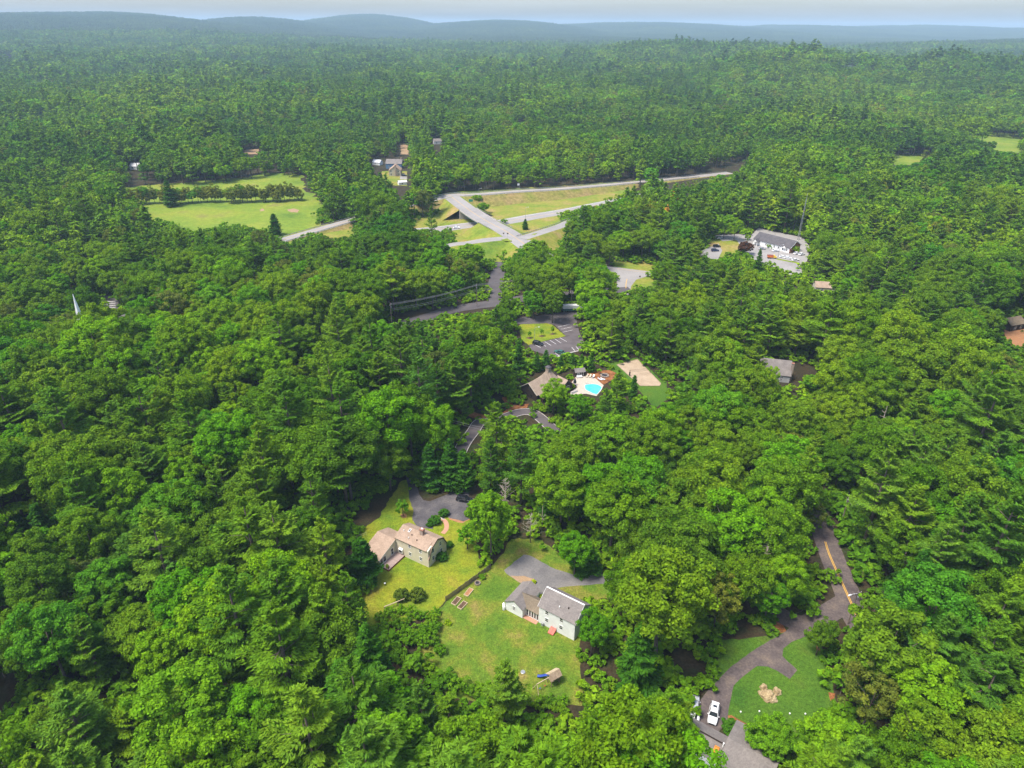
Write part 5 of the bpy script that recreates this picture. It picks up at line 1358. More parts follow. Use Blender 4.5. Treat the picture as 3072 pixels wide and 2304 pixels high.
def car(loc, rz, style, paint, label, group=None, rails=False):
    c = car_meshes(style)
    def me(part, mat, smooth=False):
        k = (style, part, mat)
        if k not in CARM: CARM[k] = mesh(part, c[part].V, c[part].F, M[mat], None, smooth)
        return CARM[k]
    t = thing('parked_car', label, 'car', (loc[0], loc[1], loc[2] if len(loc) > 2 else .05), rz, group)
    obj('body', me('body', paint), t); obj('windows', me('cabin', 'glass'), t); obj('roof_panel', me('roof', paint), t); obj('pillars', me('pil', paint), t)
    l, h = c['L'] / 2, c['W'] / 2
    for x in (-l * .60, l * .62):
        for s in (-1, 1):
            w = obj('wheel', me('wheel', 'rubber'), t, (x, s * (h - .10), .34)); obj('rim', me('rim', 'alloy'), w)
    for s in (-1, 1):
        MB().box(l - .20, l - .02, *sorted((s * h * .52, s * h * .82)), c['Hb'] * .58, c['Hb'] * .74).build('headlight', M['lamp_clear'], t)
        MB().box(-l - .01, -l + .12, *sorted((s * h * .60, s * h * .86)), c['Hb'] * .62, c['Hb'] * .82).build('tail_light', M['lamp_red'], t)
        MB().box(c['rf'] + .25, c['rf'] + .42, *sorted((s * (h + .02), s * (h + .18))), c['Hb'] - .02, c['Hb'] + .12).build('mirror', M[paint], t)
    MB().box(l - .07, l + .03, -h * .55, h * .55, .42, .56).build('grille', M['darkcanvas'], t)
    if rails:
        MB().box(c['rl'] + .75, c['rl'] + 1.30, -.38, .38, c['Ht'] - .03, c['Ht'] + .006).build('sunroof', M['glass'], t)
        for s in (-1, 1): MB().tube([(c['rl'] + .1, s * c['wr'] * .86, c['Ht']), (c['rl'] + .3, s * c['wr'] * .86, c['Ht'] + .07), (c['rf'] - .3, s * c['wr'] * .86, c['Ht'] + .07), (c['rf'] - .1, s * c['wr'] * .86, c['Ht'])], .03, 5).build('roof_rail', M['galv'], t)
    return t
a_, b_ = np.array(G(2, 462, 1235)), np.array(G(2, 438, 1368))
c_ = (a_ + b_) / 2 + np.array([0, .3])
car(c_, math.atan2(*(b_ - a_)[::-1]), 'suv', 'white_car', 'white estate car with sunroof and roof rails by the grey roofed house', rails=True)
car(G(2, 312, 1228), R_(72), 'sedan', 'silver_car', 'silver car half under the bright pine, nose toward the driveway')
car(G(2, 262, 1310), R_(160), 'sedan', 'white_car', 'pale car almost hidden under the bright pine')
car(G(1, 950, 285), R_(-15), 'suv', 'black_paint', 'black car at the back of the dark driveway beside the round oak')
a_, b_ = np.array(G(3, 697, 640)), np.array(G(3, 762, 655))
car((a_ + b_) / 2, math.atan2(*(b_ - a_)[::-1]), 'suv', 'black_paint', 'black car in the lined parking lot beside the lawn')
car(G(3, 908, 718), R_(150), 'sedan', 'teal', 'dark green car on the near side of the lined parking lot')
car((*G(4, 1800, 742), .06), R_(12), 'sedan', 'white_car', 'white car driving on the highway beneath the overpass')
K6 = lambda x, y: P(2130 + x * .1356, 660 + y * .1356)
car(K6(1450, 695), R_(20), 'sedan', 'white_car', 'white car parked against the pale wall of the brick ended building')
car(K6(1150, 650), R_(15), 'sedan', 'silver_car', 'silver car parked by the shrubs of the brick ended building')
for (x, y, r_, lb) in [(1915, 755, 35, 'white car next to the brick gable of the long building'), (2025, 775, 35, 'white car farther from the brick gable of the long building'), (1625, 835, -20, 'white car in the row by the yellow grass strip, end by the yellow truck'),
                       (1725, 855, -20, 'white car in the middle of the row by the yellow grass strip'), (1890, 900, 15, 'white car alone at the end of the yellow grass strip')]:
    car(K6(x, y), R_(r_), 'sedan', 'white_car', lb, 'white cars at the long building')
car(K6(110, 690), R_(10), 'suv', 'navy_car', 'dark blue car among the oaks near the dry grass')
car(K6(150, 600), R_(10), 'suv', 'black_paint', 'black car behind the dark blue one among the oaks')
car(K6(205, 410), R_(30), 'suv', 'silver_car', 'grey car at the end of the lane by the two round trees')
car(G(4, 1305, 248), R_(10), 'suv', 'black_paint', 'black car on the drive of the tan house')
def dump_truck(loc, rz):
    t = thing('dump_truck', 'orange and yellow dump truck in the pale lot', 'truck', (*loc, .04), rz)
    MB().box(-3.4, 3.2, -.45, .45, .75, 1.0).build('chassis', M['darkcanvas'], t)
    MB().prism([(-3.3, 1.1), (.9, 1.1), (1.1, 2.5), (-3.6, 2.5)], 'y', -1.15, 1.15).build('dump_box', M['orange_paint'], t)
    tarp = MB().prism([(-1.15, 2.5), (1.15, 2.5), (.8, 2.95), (-.8, 2.95)], 'x', -3.5, 1.0); tarp.build('load', M['rust'], t)
    cb = MB().prism([(1.3, .8), (3.9, .8), (3.9, 1.7), (2.7, 1.9), (2.3, 2.8), (1.3, 2.8)], 'y', -1.1, 1.1).build('cab', M['yellow_truck'], t)
    MB().slab([(2.76, -.95, 1.93), (2.76, .95, 1.93), (2.38, .95, 2.72), (2.38, -.95, 2.72)], .03).build('windscreen', M['glass'], cb)
    w = MB().lathe([(.3, -.2), (.52, -.2), (.52, .2), (.3, .2)], n=14); w.V = [(x, z, y) for x, y, z in w.V]
    me = mesh('wheel', w.V, w.F, M['rubber'])
    for x in (-2.6, -1.4, 2.9):
        for y in (-.95, .95): obj('wheel', me, t, (x, y, .52))
dump_truck(K6(1360, 850), R_(-8))
for o_ in COL.objects:
    if o_.name == 'dump_truck': o_.scale = (.72, .72, .72)
t = thing('box_trailer', 'white box trailer with green skirt by the lane', 'trailer', (*G(3, 1020, 372), 0), R_(4))
MB().box(-5, 5, -1.2, 1.2, 1.9, 3.4).build('box', M['greywhite'], t); MB().box(-4.9, 4.9, -1.15, 1.15, .7, 1.88).build('skirt', M['teal'], t)
for x in (-3.8, -2.6, 3.5):
    for y in (-1, 1):
        w = MB().lathe([(.2, -.15), (.48, -.15), (.48, .15), (.2, .15)], n=12); w.V = [(a, c, b) for a, b, c in w.V]; w.build('wheel', M['rubber'], t, (x, y, .48))

# ------------------------------------------------------------------ other houses
K6b = lambda x, y, z=0: np.array(P(2130 + x * .1356, 660 + y * .1356, z))
def long_building():
    p0 = K6b(1755, 740); p1 = K6b(960, 530); p2 = K6b(1985, 690)
    d = p0 - p1; L_ = np.linalg.norm(d); ang = math.atan2(d[1], d[0])
    W = 11.0; ze, zr = 3.4, 6.6
    t = thing('long_building', 'long pale walled building with dark roof and brick gable end', 'building', (*p1, 0), ang)
    MB().prism([(0, -.3), (W, -.3), (W, ze), (W / 2, zr), (0, ze)], 'x', 0, L_ - .3).build('wall', M['white_siding'], t)
    MB().prism([(-.02, -.3), (W + .02, -.3), (W + .02, ze), (W / 2, zr), (-.02, ze)], 'x', L_ - .3, L_).build('brick_gable', M['brick'], t)
    rf = roof_gable(MB(), 0, L_, 0, W, ze, zr, 'x', .5, .2).build('roof', M['shingle_dark'], t)
    s = (zr - ze) / (W / 2)
    MB().slab([(L_ + .5, -.5, ze - .5 * s + .22), (L_ + .56, -.5, ze - .5 * s + .22), (L_ + .56, W / 2, zr + .22), (L_ + .5, W / 2, zr + .22)], .35).slab([(L_ + .5, W + .5, ze - .5 * s + .22), (L_ + .56, W + .5, ze - .5 * s + .22), (L_ + .56, W / 2, zr + .22), (L_ + .5, W / 2, zr + .22)], .35).build('rake_board', M['white_trim'], t)
    for x in np.linspace(L_ * .35, L_ * .92, 6): window(t, (x, 0, 1.8), '-y', .8, 1.3, 'white_trim', (1, 2))
    window(t, (L_, 3.6, 1.8), '+x', 1, 1.4); window(t, (L_, 7.4, 1.8), '+x', 1, 1.4)
    g = MB().prism([(1.0, 2.6), (4.2, 2.6), (2.6, 4.1)], 'y', -2.6, 0.5); g.build('porch_gable', M['white_trim'], t)
    MB().slab([(.7, -2.8, 2.55), (2.6, -2.8, 4.3), (2.6, 1.5, 4.3), (.7, 1.5, 2.55)], .15).slab([(4.5, -2.8, 2.55), (2.6, -2.8, 4.3), (2.6, 1.5, 4.3), (4.5, 1.5, 2.55)], .15).build('porch_roof', M['shingle_dark'], t)
    for x in (1.2, 4.0): MB().box(x - .15, x + .15, -2.5, -2.2, -.1, 2.6).build('porch_post', M['white_trim'], t)
    MB().prism([(L_ * .8, 2.6), (L_ * .8 + 2.4, 2.6), (L_ * .8 + 1.2, 3.7)], 'y', -.9, .3).build('entry_gable', M['white_trim'], t)
    MB().tube([(L_ * .4, W / 2, zr), (L_ * .4, W / 2, zr + 1.6)], .08, 6).build('vent_pipe', M['galv'], rf)
    c, s_ = math.cos(ang), math.sin(ang)
    NOPLANT.append([(p1[0] + c * p - s_ * q, p1[1] + s_ * p + c * q) for p, q in ((-3, -4), (L_ + 4, -4), (L_ + 4, W + 3), (-3, W + 3))])
long_building()
def lattice_mast():
    b = G(6, 1230, 470); H = 26
    t = thing('radio_mast', 'tall slender lattice radio mast behind the long building', 'mast', (*b, 0))
    m = MB()
    def w(z): return .75 * (1 - z / H * .75)
    for i in range(3):
        a = 2 * math.pi * i / 3; m.tube([(w(0) * math.cos(a), w(0) * math.sin(a), 0), (w(H) * math.cos(a), w(H) * math.sin(a), H)], .10, 5)
    m.build('leg_frame', M['galv'], t)
    br = MB(); n = 16
    for k in range(n):
        z0, z1 = H * k / n, H * (k + 1) / n
        for i in range(3):
            a, c = 2 * math.pi * i / 3, 2 * math.pi * (i + 1) / 3
            br.tube([(w(z0) * math.cos(a), w(z0) * math.sin(a), z0), (w(z1) * math.cos(c), w(z1) * math.sin(c), z1)], .045, 4)
    br.build('bracing', M['galv'], t)
    MB().tube([(0, 0, H), (0, 0, H + 3.5)], .05, 5).build('antenna', M['greywhite'], t)
    MB().lathe([(.35, 0), (.45, .15), (.35, .3)], (0, 0, H * .70), 10).build('dish', M['brick'], t)
lattice_mast()
h7 = lambda x, y, z=0: np.array(P(2240 + x * .0904, 1050 + y * .0904, z))
q = h7(1330, 1130)
gable_house('grey_house', 'house with grey shingle roof, grey gable and brick chimney in the oaks', (*(q - np.array([9.5, -3.5])), 0), R_(-14), 11, 9, 3.0, 7.2, 'grey_siding', 'shingle_grey', 'white_trim',
            [((11, 3.0, 1.6), '+x', .9, 1.2), ((11, 6.2, 1.6), '+x', .9, 1.2), ((11, 4.5, 4.6), '+x', .9, 1.2), ((4, 0, 1.6), '-y', .9, 1.2), ((8, 0, 1.6), '-y', .9, 1.2)], (11.4, 2.0, .9, -.2, 7.4, 'brick'))
gable_house('tan_house', 'tan two storey house with red brick end chimney beyond the pines', (*(np.array(G(4, 1160, 247))), 0), R_(4), 10.5, 13, 4.6, 8.4, 'tan_siding', 'shingle_tan', 'white_trim',
            [((2, 0, 1.7), '-y', 1, 1.3), ((2, 0, 4.2), '-y', 1, 1.3), ((8.6, 0, 4.2), '-y', 1, 1.3), ((8.8, 0, 1.7), '-y', 1, 1.3)], (6.2, -.5, 1.4, -.2, 9.4, 'brick'), axis='y')
gable_house('blue_house', 'blue grey house with long grey roof behind the tan house', (*G(4, 1130, 175), 0), R_(-3), 15, 10, 4.4, 7.8, 'bluegrey_siding', 'shingle_grey', 'white_trim',
            [((3, 0, 1.8), '-y', 1, 1.3), ((7, 0, 1.8), '-y', 1, 1.3), ((11, 0, 1.8), '-y', 1, 1.3), ((15, 5, 2), '+x', 1, 1.3), ((15, 5, 4.9), '+x', 1, 1.3)], (13.8, 5, 1.0, 6, 9.4, 'brick'))
gable_house('white_shed', 'small white roofed outbuilding beside the blue grey house', (*G(4, 1003, 140), 0), R_(-20), 8, 6, 2.6, 4.6, 'white_siding', 'greywhite', 'white_trim', [((3, 0, 1.5), '-y', .9, 1.1)], None, 'shed')
gable_house('white_garage', 'pale roofed garage on the lawn below the tan house', (*G(4, 1255, 335), 0), R_(25), 7, 4.5, 2.3, 3.4, 'white_siding', 'greywhite', 'white_trim', [((3, 0, 1.3), '-y', .9, 1.0)], None, 'garage')
gable_house('ranch_house', 'low grey roof peeking out of oaks below the rusty pines', (*G(5, 1880, 760), 0), R_(-12), 12, 9, 3.0, 6.4, 'grey_siding', 'shingle_grey', 'white_trim', [((3, 0, 1.6), '-y', 1, 1.2), ((8, 0, 1.6), '-y', 1, 1.2)])
gable_house('brown_roof_house', 'brownish roof among oaks below the pale lot', (*G(6, 1370, 905), 0), R_(-10), 9, 7, 2.8, 4.8, 'tan_siding', 'shingle_tan', 'white_trim', [((3, 0, 1.6), '-y', 1, 1.2)])
gable_house('brown_house', 'brown house in a bare yard under dark pines', (*G('f', 2120, 420), 0), R_(20), 9, 7, 2.8, 5.0, 'barn_siding', 'shingle_brown', 'white_trim', [((3, 0, 1.5), '-y', 1, 1.2), ((6.5, 0, 1.5), '-y', 1, 1.2)])
gable_house('white_cottage', 'tiny white roofed cottage glimpsed in distant pines above the interchange', (*G('b', 600, 935), 0), R_(15), 9, 7, 3.2, 5.6, 'white_siding', 'shingle_grey', 'white_trim', [((3, 0, 1.6), '-y', 1, 1.3)])
gable_house('pale_cottage', 'tiny pale cottage among dark pines behind the meadow', (*G('a', 842, 1098), 0), R_(-10), 9, 7, 3.0, 5.4, 'white_siding', 'greywhite', 'white_trim', [((3, 0, 1.6), '-y', 1, 1.3)])
for (x, y, lb) in ((70, 397, 'pinkish roofed house in the far woods'), (-8, 397, 'pale roofed house at the far wood edge')):
    px = G('a', x, y); gable_house('far_house', lb, (px[0], px[1], float(height(*px))), 0, 22, 14, 8, 14, 'tan_siding', 'shingle_tan', 'white_trim', [((6, 0, 5), '-y', 3, 3), ((15, 0, 5), '-y', 3, 3)], noplant=True)
def church():
    top = np.array(P(*zz('d', 470, 393), 25.0)); ang = R_(-25)
    t = thing('church', 'white church with tall slender steeple rising from the oaks', 'church', (*top, 0), ang)
    MB().box(-2.4, 2.4, -2.4, 2.4, -.2, 9.5).box(-1.8, 1.8, -1.8, 1.8, 9.5, 13.5).build('tower', M['white_siding'], t)
    MB().lathe([(1.4, 13.5), (.95, 17), (.5, 21), (.08, 25)], n=8).build('spire', M['white_trim'], t)
    MB().prism([(-5, -.2), (5, -.2), (5, 5.5), (0, 9.5), (-5, 5.5)], 'y', 2.42, 20).build('nave_wall', M['white_siding'], t)
    roof_gable(MB(), -5, 5, 2.45, 20, 5.5, 9.5, 'y', .3, .2).build('nave_roof', M['shingle_grey'], t)
    for y in (5, 9, 13, 17): window(t, (5, y, 3), '+x', 1, 2.4); window(t, (-5, y, 3), '-x', 1, 2.4)
    c, s = math.cos(ang), math.sin(ang)
    NOPLANT.append([(top[0] + c * p - s * q, top[1] + s * p + c * q) for p, q in ((-7, -4), (7, -4), (7, 22), (-7, 22))])
church()

# ------------------------------------------------------------------ poles, wires, signs
def utility_pole(b, H, label, rz=0, arm=True, lamp=False):
    t = thing('utility_pole', label, 'utility pole', (*b, 0), rz)
    MB().tube([(0, 0, -.2), (0, 0, H)], [.17, .11], 8).build('pole', M['pole'], t)
    if arm:
        ar = MB().box(-1.2, 1.2, -.06, .06, H - .9, H - .75).build('crossarm', M['pole'], t)
        for x in (-1.1, -.4, .4, 1.1): MB().lathe([(.05, 0), (.07, .1), (.03, .2)], (x, 0, H - .75), 6).build('insulator', M['greywhite'], ar)
        MB().lathe([(.22, 0), (.25, .1), (.25, .8), (.15, .9)], (.35, 0, H - 2.6), 10).build('transformer', M['galv'], t)
    if lamp:
        l = MB().tube([(0, 0, H - .8), (-1.2, 0, H - .3), (-2.3, 0, H - .15)], .05, 6).build('lamp_arm', M['greywhite'], t)
        MB().box(-3.0, -2.2, -.16, .16, H - .25, H - .1).build('lamp_head', M['greywhite'], l)
    return np.array([b[0], b[1], H])
def wire(a, b, sag, label, group, r=.025):
    m = (np.array(a) + np.array(b)) / 2
    pts = [np.array(a) + (np.array(b) - np.array(a)) * s - np.array([0, 0, 4 * sag * s * (1 - s)]) for s in np.linspace(0, 1, 13)]
    o = MB().tube([p - pts[0] for p in pts], r, 4).build('overhead_wire', M['wire'], None, tuple(pts[0]))
    tag(o, label, 'wire', group)
pA = utility_pole(G(3, 223, 330), 11.5, 'wooden utility pole with crossarm on the street behind the oaks', R_(80))
pB = utility_pole(G(3, -480, 500), 11.5, 'wooden utility pole on the street hidden toward the church', R_(80))
pC = utility_pole(G(3, 900, 200), 11.5, 'wooden utility pole on the street among dark pines', R_(80))
for o_, z_ in ((-1.0, .0), (0, 0), (1.0, 0), (0, -2.2), (.2, -3.0)):
    dv = np.array([o_ * .2, o_, z_ - .6])
    wire(pB + dv, pA + dv, 1.0, 'overhead wire along the street from the pole toward the church', 'wires along the street, church side', .05)
    wire(pA + dv, pC + dv, 1.0, 'overhead wire along the street from the pole toward the pines', 'wires along the street, pine side', .05)
pD = utility_pole(G(2, 1400, 640), 10, 'utility pole with white street lamp arm by the side road', R_(25), True, True)
pE = utility_pole(G(2, 1350, -60), 10, 'utility pole beside the upper bend of the side road', R_(60))
pF = utility_pole(G(2, 1850, 560), 10, 'utility pole in the dark trees along the side road', R_(60))
for o_ in (-.8, .0, .8):
    wire(pE + np.array([o_, 0, -.6]), pF + np.array([o_, 0, -.6]), .8, 'overhead wire beside the yellow lined side road', 'wires beside the side road', .035)
pG = utility_pole(G('e', 640, 700), 9.5, 'wooden utility pole in the trees by the beige house drive', 0)
pH = utility_pole(G('e', 1040, 790), 9.0, 'wooden utility pole in the trees by the pool house drive', 0)
for o_ in (0, .9): wire(pG + np.array([0, o_, -o_ * 1.5]), pH + np.array([0, o_, -o_ * 1.5]), .5, 'service wire crossing the pool house drive', 'service wires over the pool house drive', .03)
utility_pole(G('f', 1825, 590), 10, 'leaning grey utility pole among the oaks by the far brown yard', R_(40), False)
utility_pole(G(5, 990, 1490), 10, 'utility pole standing behind the white box trailer', R_(70), False)
def lamp_post(b, H, label, z=0):
    t = thing('lamp_post', label, 'lamp post', (*b, z))
    MB().tube([(0, 0, 0), (0, 0, H)], [.12, .07], 6).build('pole', M['galv'], t)
    MB().tube([(0, 0, H - .1), (.9, 0, H + .2), (1.6, 0, H + .25)], .05, 5).build('arm', M['galv'], t); MB().box(1.4, 2.1, -.15, .15, H + .18, H + .32).build('lamp_head', M['greywhite'], t)
lamp_post(G(5, 118, 500, 2), 10.5, 'tall lamp post by the bushes beside the long ramp', 2)
lamp_post(G(5, 556, 690), 10.5, 'tall lamp post standing in the small tree by the slip road')
lamp_post(G(3, 702, 612), 6, 'dark lamp post beside the black car in the lined lot')
lamp_post(K6b(1500, 850), 8, 'lamp post beside the dump truck')
lamp_post(K6b(650, 640), 8, 'lamp post beside the purple tree')
def road_sign(k, x, y, z, w, h, H, label, face='greywhite', rz=0):
    t = thing('road_sign', label, 'road sign', (*G(k, x, y, z), z), rz)
    for s in ((-w * .35, w * .35) if w > 1.5 else (0,)): MB().tube([(s, 0, -.3), (s, 0, H)], .06, 6).build('post', M['galv'], t)
    MB().box(-w / 2, w / 2, -.10, -.07, H - h, H).build('panel', M[face], t)
road_sign(5, 40, 520, 2, 3.0, 1.8, 4.2, 'green highway sign panel beside the ramp bushes', 'greensign', R_(10))
road_sign(5, 490, 385, BR * .9, 1.6, 1.4, 5.5, 'pale road sign on the wooded side of the long ramp')
road_sign(5, 350, 822, BR, .9, .9, 2.6, 'small road sign on the overpass corner, bridge side', 'fence')
road_sign(5, 388, 830, BR, .9, .9, 3.0, 'small road sign on the grass island of the overpass', 'fence')
road_sign(5, 1640, 1235, 0, .8, .8, 2.6, 'small road sign on the corner of the pale junction', 'fence')

# ------------------------------------------------------------------ particular trees and bushes
def base_from_top(k, x, y, H): return P(*zz(k, x, y), H)
def tt(kind, k, x, y, H, R, label, var=None, name=None, cat='tree', group=None):
    b = base_from_top(k, x, y, H)
    return plant(kind, b[0], b[1], H, R, label, group, name or SPEC.get(kind, ('tree',))[0], var, cat)
def tb(kind, k, x, y, H, R, label, var=None, name=None, cat='tree', group=None, z=0.0):
    b = G(k, x, y, z)
    return plant(kind, b[0], b[1], H, R, label, group, name or SPEC.get(kind, ('tree',))[0], var, cat, z)
tt('maple', 'e', 965, 1005, 22, 5.8, 'big dense oval tree standing between the beige and white houses', 2)
tt('hemlock', 1, 70, 600, 13, 5.0, 'dark dense hemlock at the corner of the beige house deck', 0)
tt('pine', 'D', 690, 1207, 23, 6.4, 'large plumed pine below the sunny lawn', 3)
tt('pine', 'D', 742, 1245, 20, 5.2, 'second plumed pine close beside the largest one below the lawn', 0)
tt('maple', 'e', 590, 445, 24, 6.6, 'tall bright maple rising beside the beige house driveway', 1)
tt('hemlock', 'e', 700, 690, 17, 4.6, 'dark conifer behind the beige house driveway', 1)
tt('hemlock', 'e', 560, 720, 15, 4.4, 'dark conifer where the beige house driveway enters the trees', 0)
tt('hemlock', 'e', 780, 760, 14, 4.0, 'dark conifer above the black car', 2)
tt('pine', 'e', 1005, 452, 26, 6.6, 'tall leaning pine over the pool house drive', 1)
tt('pine', 'e', 1170, 652, 24, 5.8, 'tall pine in front of the pool house drive', 4)
tt('pine', 'e', 965, 690, 19, 4.4, 'slender pine between the two drives', 5)
tt('maple', 'e', 1380, 312, 13, 5.4, 'round tree in front of the barn roof', 3)
for x, y, H, R, lb in ((1150, 45, 14, 3.0, 'tallest narrow hemlock behind the barn'), (1330, 105, 8.5, 2.4, 'hemlock directly behind the barn chimney'), (1270, 120, 8.5, 2.3, 'hemlock between barn chimney and tallest hemlock'), (1425, 140, 6.5, 2.0, 'small hemlock beside the white kerb of the lot'),
                       (1500, 125, 6.5, 2.2, 'hemlock behind the pool shed'), (1560, 135, 6.5, 2.2, 'hemlock just past the pool shed'), (1625, 125, 8.5, 1.9, 'slim hemlock behind the pool loungers')):
    tt('hemlock', 'e', x, y, H, R, lb)
tt('hemlock', 'e', 1905, 270, 10, 2.4, 'narrow dark conifer beside the sand court')
tt('pine', 'e', 1800, 250, 16, 4.6, 'spreading pine beside the pool water', 2)
tt('pine', 'e', 1720, 355, 20, 4.8, 'tall pine in front of the pool', 6)
tt('maple', 'e', 1540, 395, 12, 4.4, 'low leafy maple in front of the patio edge', 2)
tt('oak', 3, 860, 190, 16, 5.2, 'upright oak at the corner of the parking lot lawn', 5)
tt('maple', 3, 695, 180, 15, 5.0, 'broad tree at the back of the parking lot lawn', 4)
tt('oak', 3, 470, 255, 12, 4.2, 'round oak by the street bend', 2)
tt('pine', 8, 1060, 640, 17, 5.4, 'feathery young pine at the near edge of the patchy lawn', 2)
tt('pine', 8, 500, 770, 18, 4.8, 'bright pine below the wild shrubs, taller of two', 7)
tt('pine', 8, 690, 850, 15, 4.6, 'bright pine below the wild shrubs, lower of two', 5)
tt('pine', 2, 150, 1110, 17, 6.2, 'bright spreading pine over the cars by the grey roofs', 3)
tt('pine', 2, 262, 1215, 12, 3.8, 'lower bright pine leaning over the parked cars by the grey roofs', 5)
tt('maple', 2, 900, 1345, 10, 4.4, 'bushy maple against the grey roofed house', 4)
tt('maple', 2, 880, 330, 13, 4.4, 'dense maple hiding most of the side lane', 0)
tt('maple', 2, 1010, 150, 17, 5.6, 'leaning bright maple over the side lane', 1)
tt('oak', 2, 700, 160, 18, 6.0, 'dense oak between the side lane and the white house', 3)
tt('oak', 2, 1640, 600, 15, 5.6, 'broad oak beside the side road bend', 6)
tt('oak', 2, 1240, 650, 9, 3.2, 'small oak at the road end of the driveway', 2)
tt('hemlock', 1, 1960, 640, 9, 4.6, 'wide dark evergreen at the edge of the pale driveway', 0)
tt('maple', 1, 1880, 560, 13, 4.6, 'dark green tree behind the pale driveway', 0)
tt('oak', 1, 2330, 810, 17, 6.0, 'large oak hiding the end of the white house', 4)
tt('maple', 1, 2030, 1230, 12, 3.8, 'light green tree against the corner of the white house', 3)
tb('sapling', 1, 975, 685, 7.5, 2.6, 'slender young birch beside the beige house gable', 0, 'young_tree')
tb('sapling', 1, 440, 405, 5, 2.0, 'small round tree on the lawn behind the beige house', 1, 'young_tree')
for x, y, H, R, v, lb in ((430, 1090, 2.6, 2.1, 0, 'clipped round evergreen bush on the log rail side'), (555, 1095, 2.7, 2.2, 0, 'clipped round evergreen bush on the fence side')):
    tb('topiary', 1, x, y, H, R, lb, v, 'clipped_bush', 'bush')
for x, y, H, R, lb in ((705, 470, 2.6, 1.8, 'large round shrub beside the brick path'), (780, 405, 2.2, 1.6, 'round shrub at the top of the brick path'), (660, 495, 1.4, 1.0, 'small shrub nearest the beige house rear'), (757, 770, 2.4, 1.7, 'dark shrub at the beige house gable end'), (822, 665, 1.8, 1.2, 'dark shrub at the rear corner of the beige house')):
    tb('topiary', 1, x, y, H, R, lb, 1, 'garden_shrub', 'bush')
tb('limebush', 1, 1598, 1100, 1.4, 1.2, 'lime yellow bush behind the white house link', 0, 'garden_shrub', 'bush')
tb('limebush', 1, 1525, 962, .8, .7, 'small lime bush at the sandy driveway corner', 0, 'garden_shrub', 'bush')
tb('limebush', 1, 815, 1305, 1.0, .9, 'pale yellow shrub alone on the patchy lawn', 0, 'garden_shrub', 'bush')
tb('limebush', 1, 310, 838, 1.0, .5, 'potted yellow plant on the deck corner', 0, 'potted_plant', 'plant', z=.5)
tb('shrub', 1, 1095, 930, 1.2, .9, 'leafy plant beside the small fire ring', 2, 'garden_shrub', 'bush')
tb('topiary', 2, 572, 1405, 2.6, 2.2, 'large flowering bush in the corner of the grey roofs', 1, 'garden_shrub', 'bush')
for i, (x, y, H) in enumerate([(250, 1270, 2.4), (330, 1230, 2.8), (420, 1210, 2.2), (500, 1230, 3.0), (570, 1260, 2.4), (300, 1330, 2.6), (390, 1320, 2.2), (480, 1300, 2.4), (650, 1260, 2.2), (700, 1280, 2.8), (720, 1230, 2.0), (640, 1340, 2.6), (560, 1390, 2.8), (690, 1370, 3.2), (620, 1420, 3.4),
                               (230, 1400, 3.2), (320, 1420, 3.4), (420, 1440, 3.0), (520, 1470, 3.6), (600, 1500, 3.4), (680, 1470, 2.8), (740, 1330, 1.6), (450, 1370, 2.0), (370, 1270, 1.8)]):
    tb('shrub', 1, x, y, H * .8, H * .56, 'wild leafy shrub in the overgrown corner between lawn and log rail', i, 'wild_shrub', 'bush', 'wild shrubs in the overgrown corner')
for i, (x, y, H) in enumerate([(560, 690, 2.4), (640, 560, 2.2), (700, 780, 3.0), (760, 800, 3.4), (690, 740, 2.0), (880, 830, 2.8), (940, 850, 3.0), (1100, 840, 2.2), (1180, 870, 1.8), (1300, 880, 1.6), (1360, 890, 1.6), (1440, 880, 1.8)]):
    tb('shrub', 8, x, y, H, H * .75, 'leafy thicket shrub along the near edge of the patchy lawn', i, 'thicket_shrub', 'bush', 'thicket along the patchy lawn')
for i, (x, y) in enumerate([(545, 1130), (610, 1100), (500, 1095), (690, 1200), (740, 1180), (690, 1250), (860, 1290), (900, 1280), (560, 1060), (1010, 1010), (990, 930), (1340, 850), (1290, 830), (960, 1085)]):
    tb('shrub', 3, x, y, 1.9, 1.5, 'garden shrub in the bark beds round the pool house', i, 'bed_shrub', 'bush', 'bed shrubs round the pool house')
for i, (x, y) in enumerate(((660, 592), (760, 576), (850, 560))):
    tb('sapling', 3, x, y, 3.2 + .3 * i, .9, 'staked sapling in a mulch ring on the parking lot lawn', i, 'sapling', 'tree', 'saplings on the parking lot lawn')
# interchange and beyond
tb('maple', 5, 100, 520, 8, 4.6, 'dark bush against the lamp post beside the long ramp', 0, 'ramp_bush', z=0)
tb('maple', 5, 165, 600, 8, 5.0, 'dark bush beside the bridge railing', 2, 'ramp_bush')
tb('hemlock', 5, 556, 752, 7, 2.8, 'small dark tree at the foot of the lamp post by the slip road', 2)
tb('shrub', 5, 355, 695, 3.2, 3.0, 'small shrub in the corner of highway and bridge', 1)
tt('maple', 5, 40, 872, 17, 8.4, 'big round maple in front of the slip road grass', 0)
tt('maple', 5, 640, 838, 17, 8.0, 'dark round tree hiding the overpass road end', 2)
tt('pine', 5, 950, 770, 24, 7.0, 'tall pine in front of the curving slip road', 3)
tt('pine', 5, 1050, 800, 22, 6.5, 'tall pine just past the curving slip road', 1)
tt('pine', 4, 1555, 545, 24, 5.0, 'lone tall pine before the bridge', 2)
tt('hemlock', 4, 60, 600, 14, 5.5, 'dark conifer at the edge of the meadow by the ramp', 0)
tt('rusty', 5, 1985, 330, 24, 5.0, 'dead rust coloured pine, taller, above the low grey roof', 0, 'dead_pine')
tt('rusty', 5, 1905, 520, 18, 4.6, 'dead tan pine, lower, above the low grey roof', 1, 'dead_pine')
tt('maple', 6, 640, 262, 15, 6.0, 'round tree by the lane, on the dry grass end', 3)
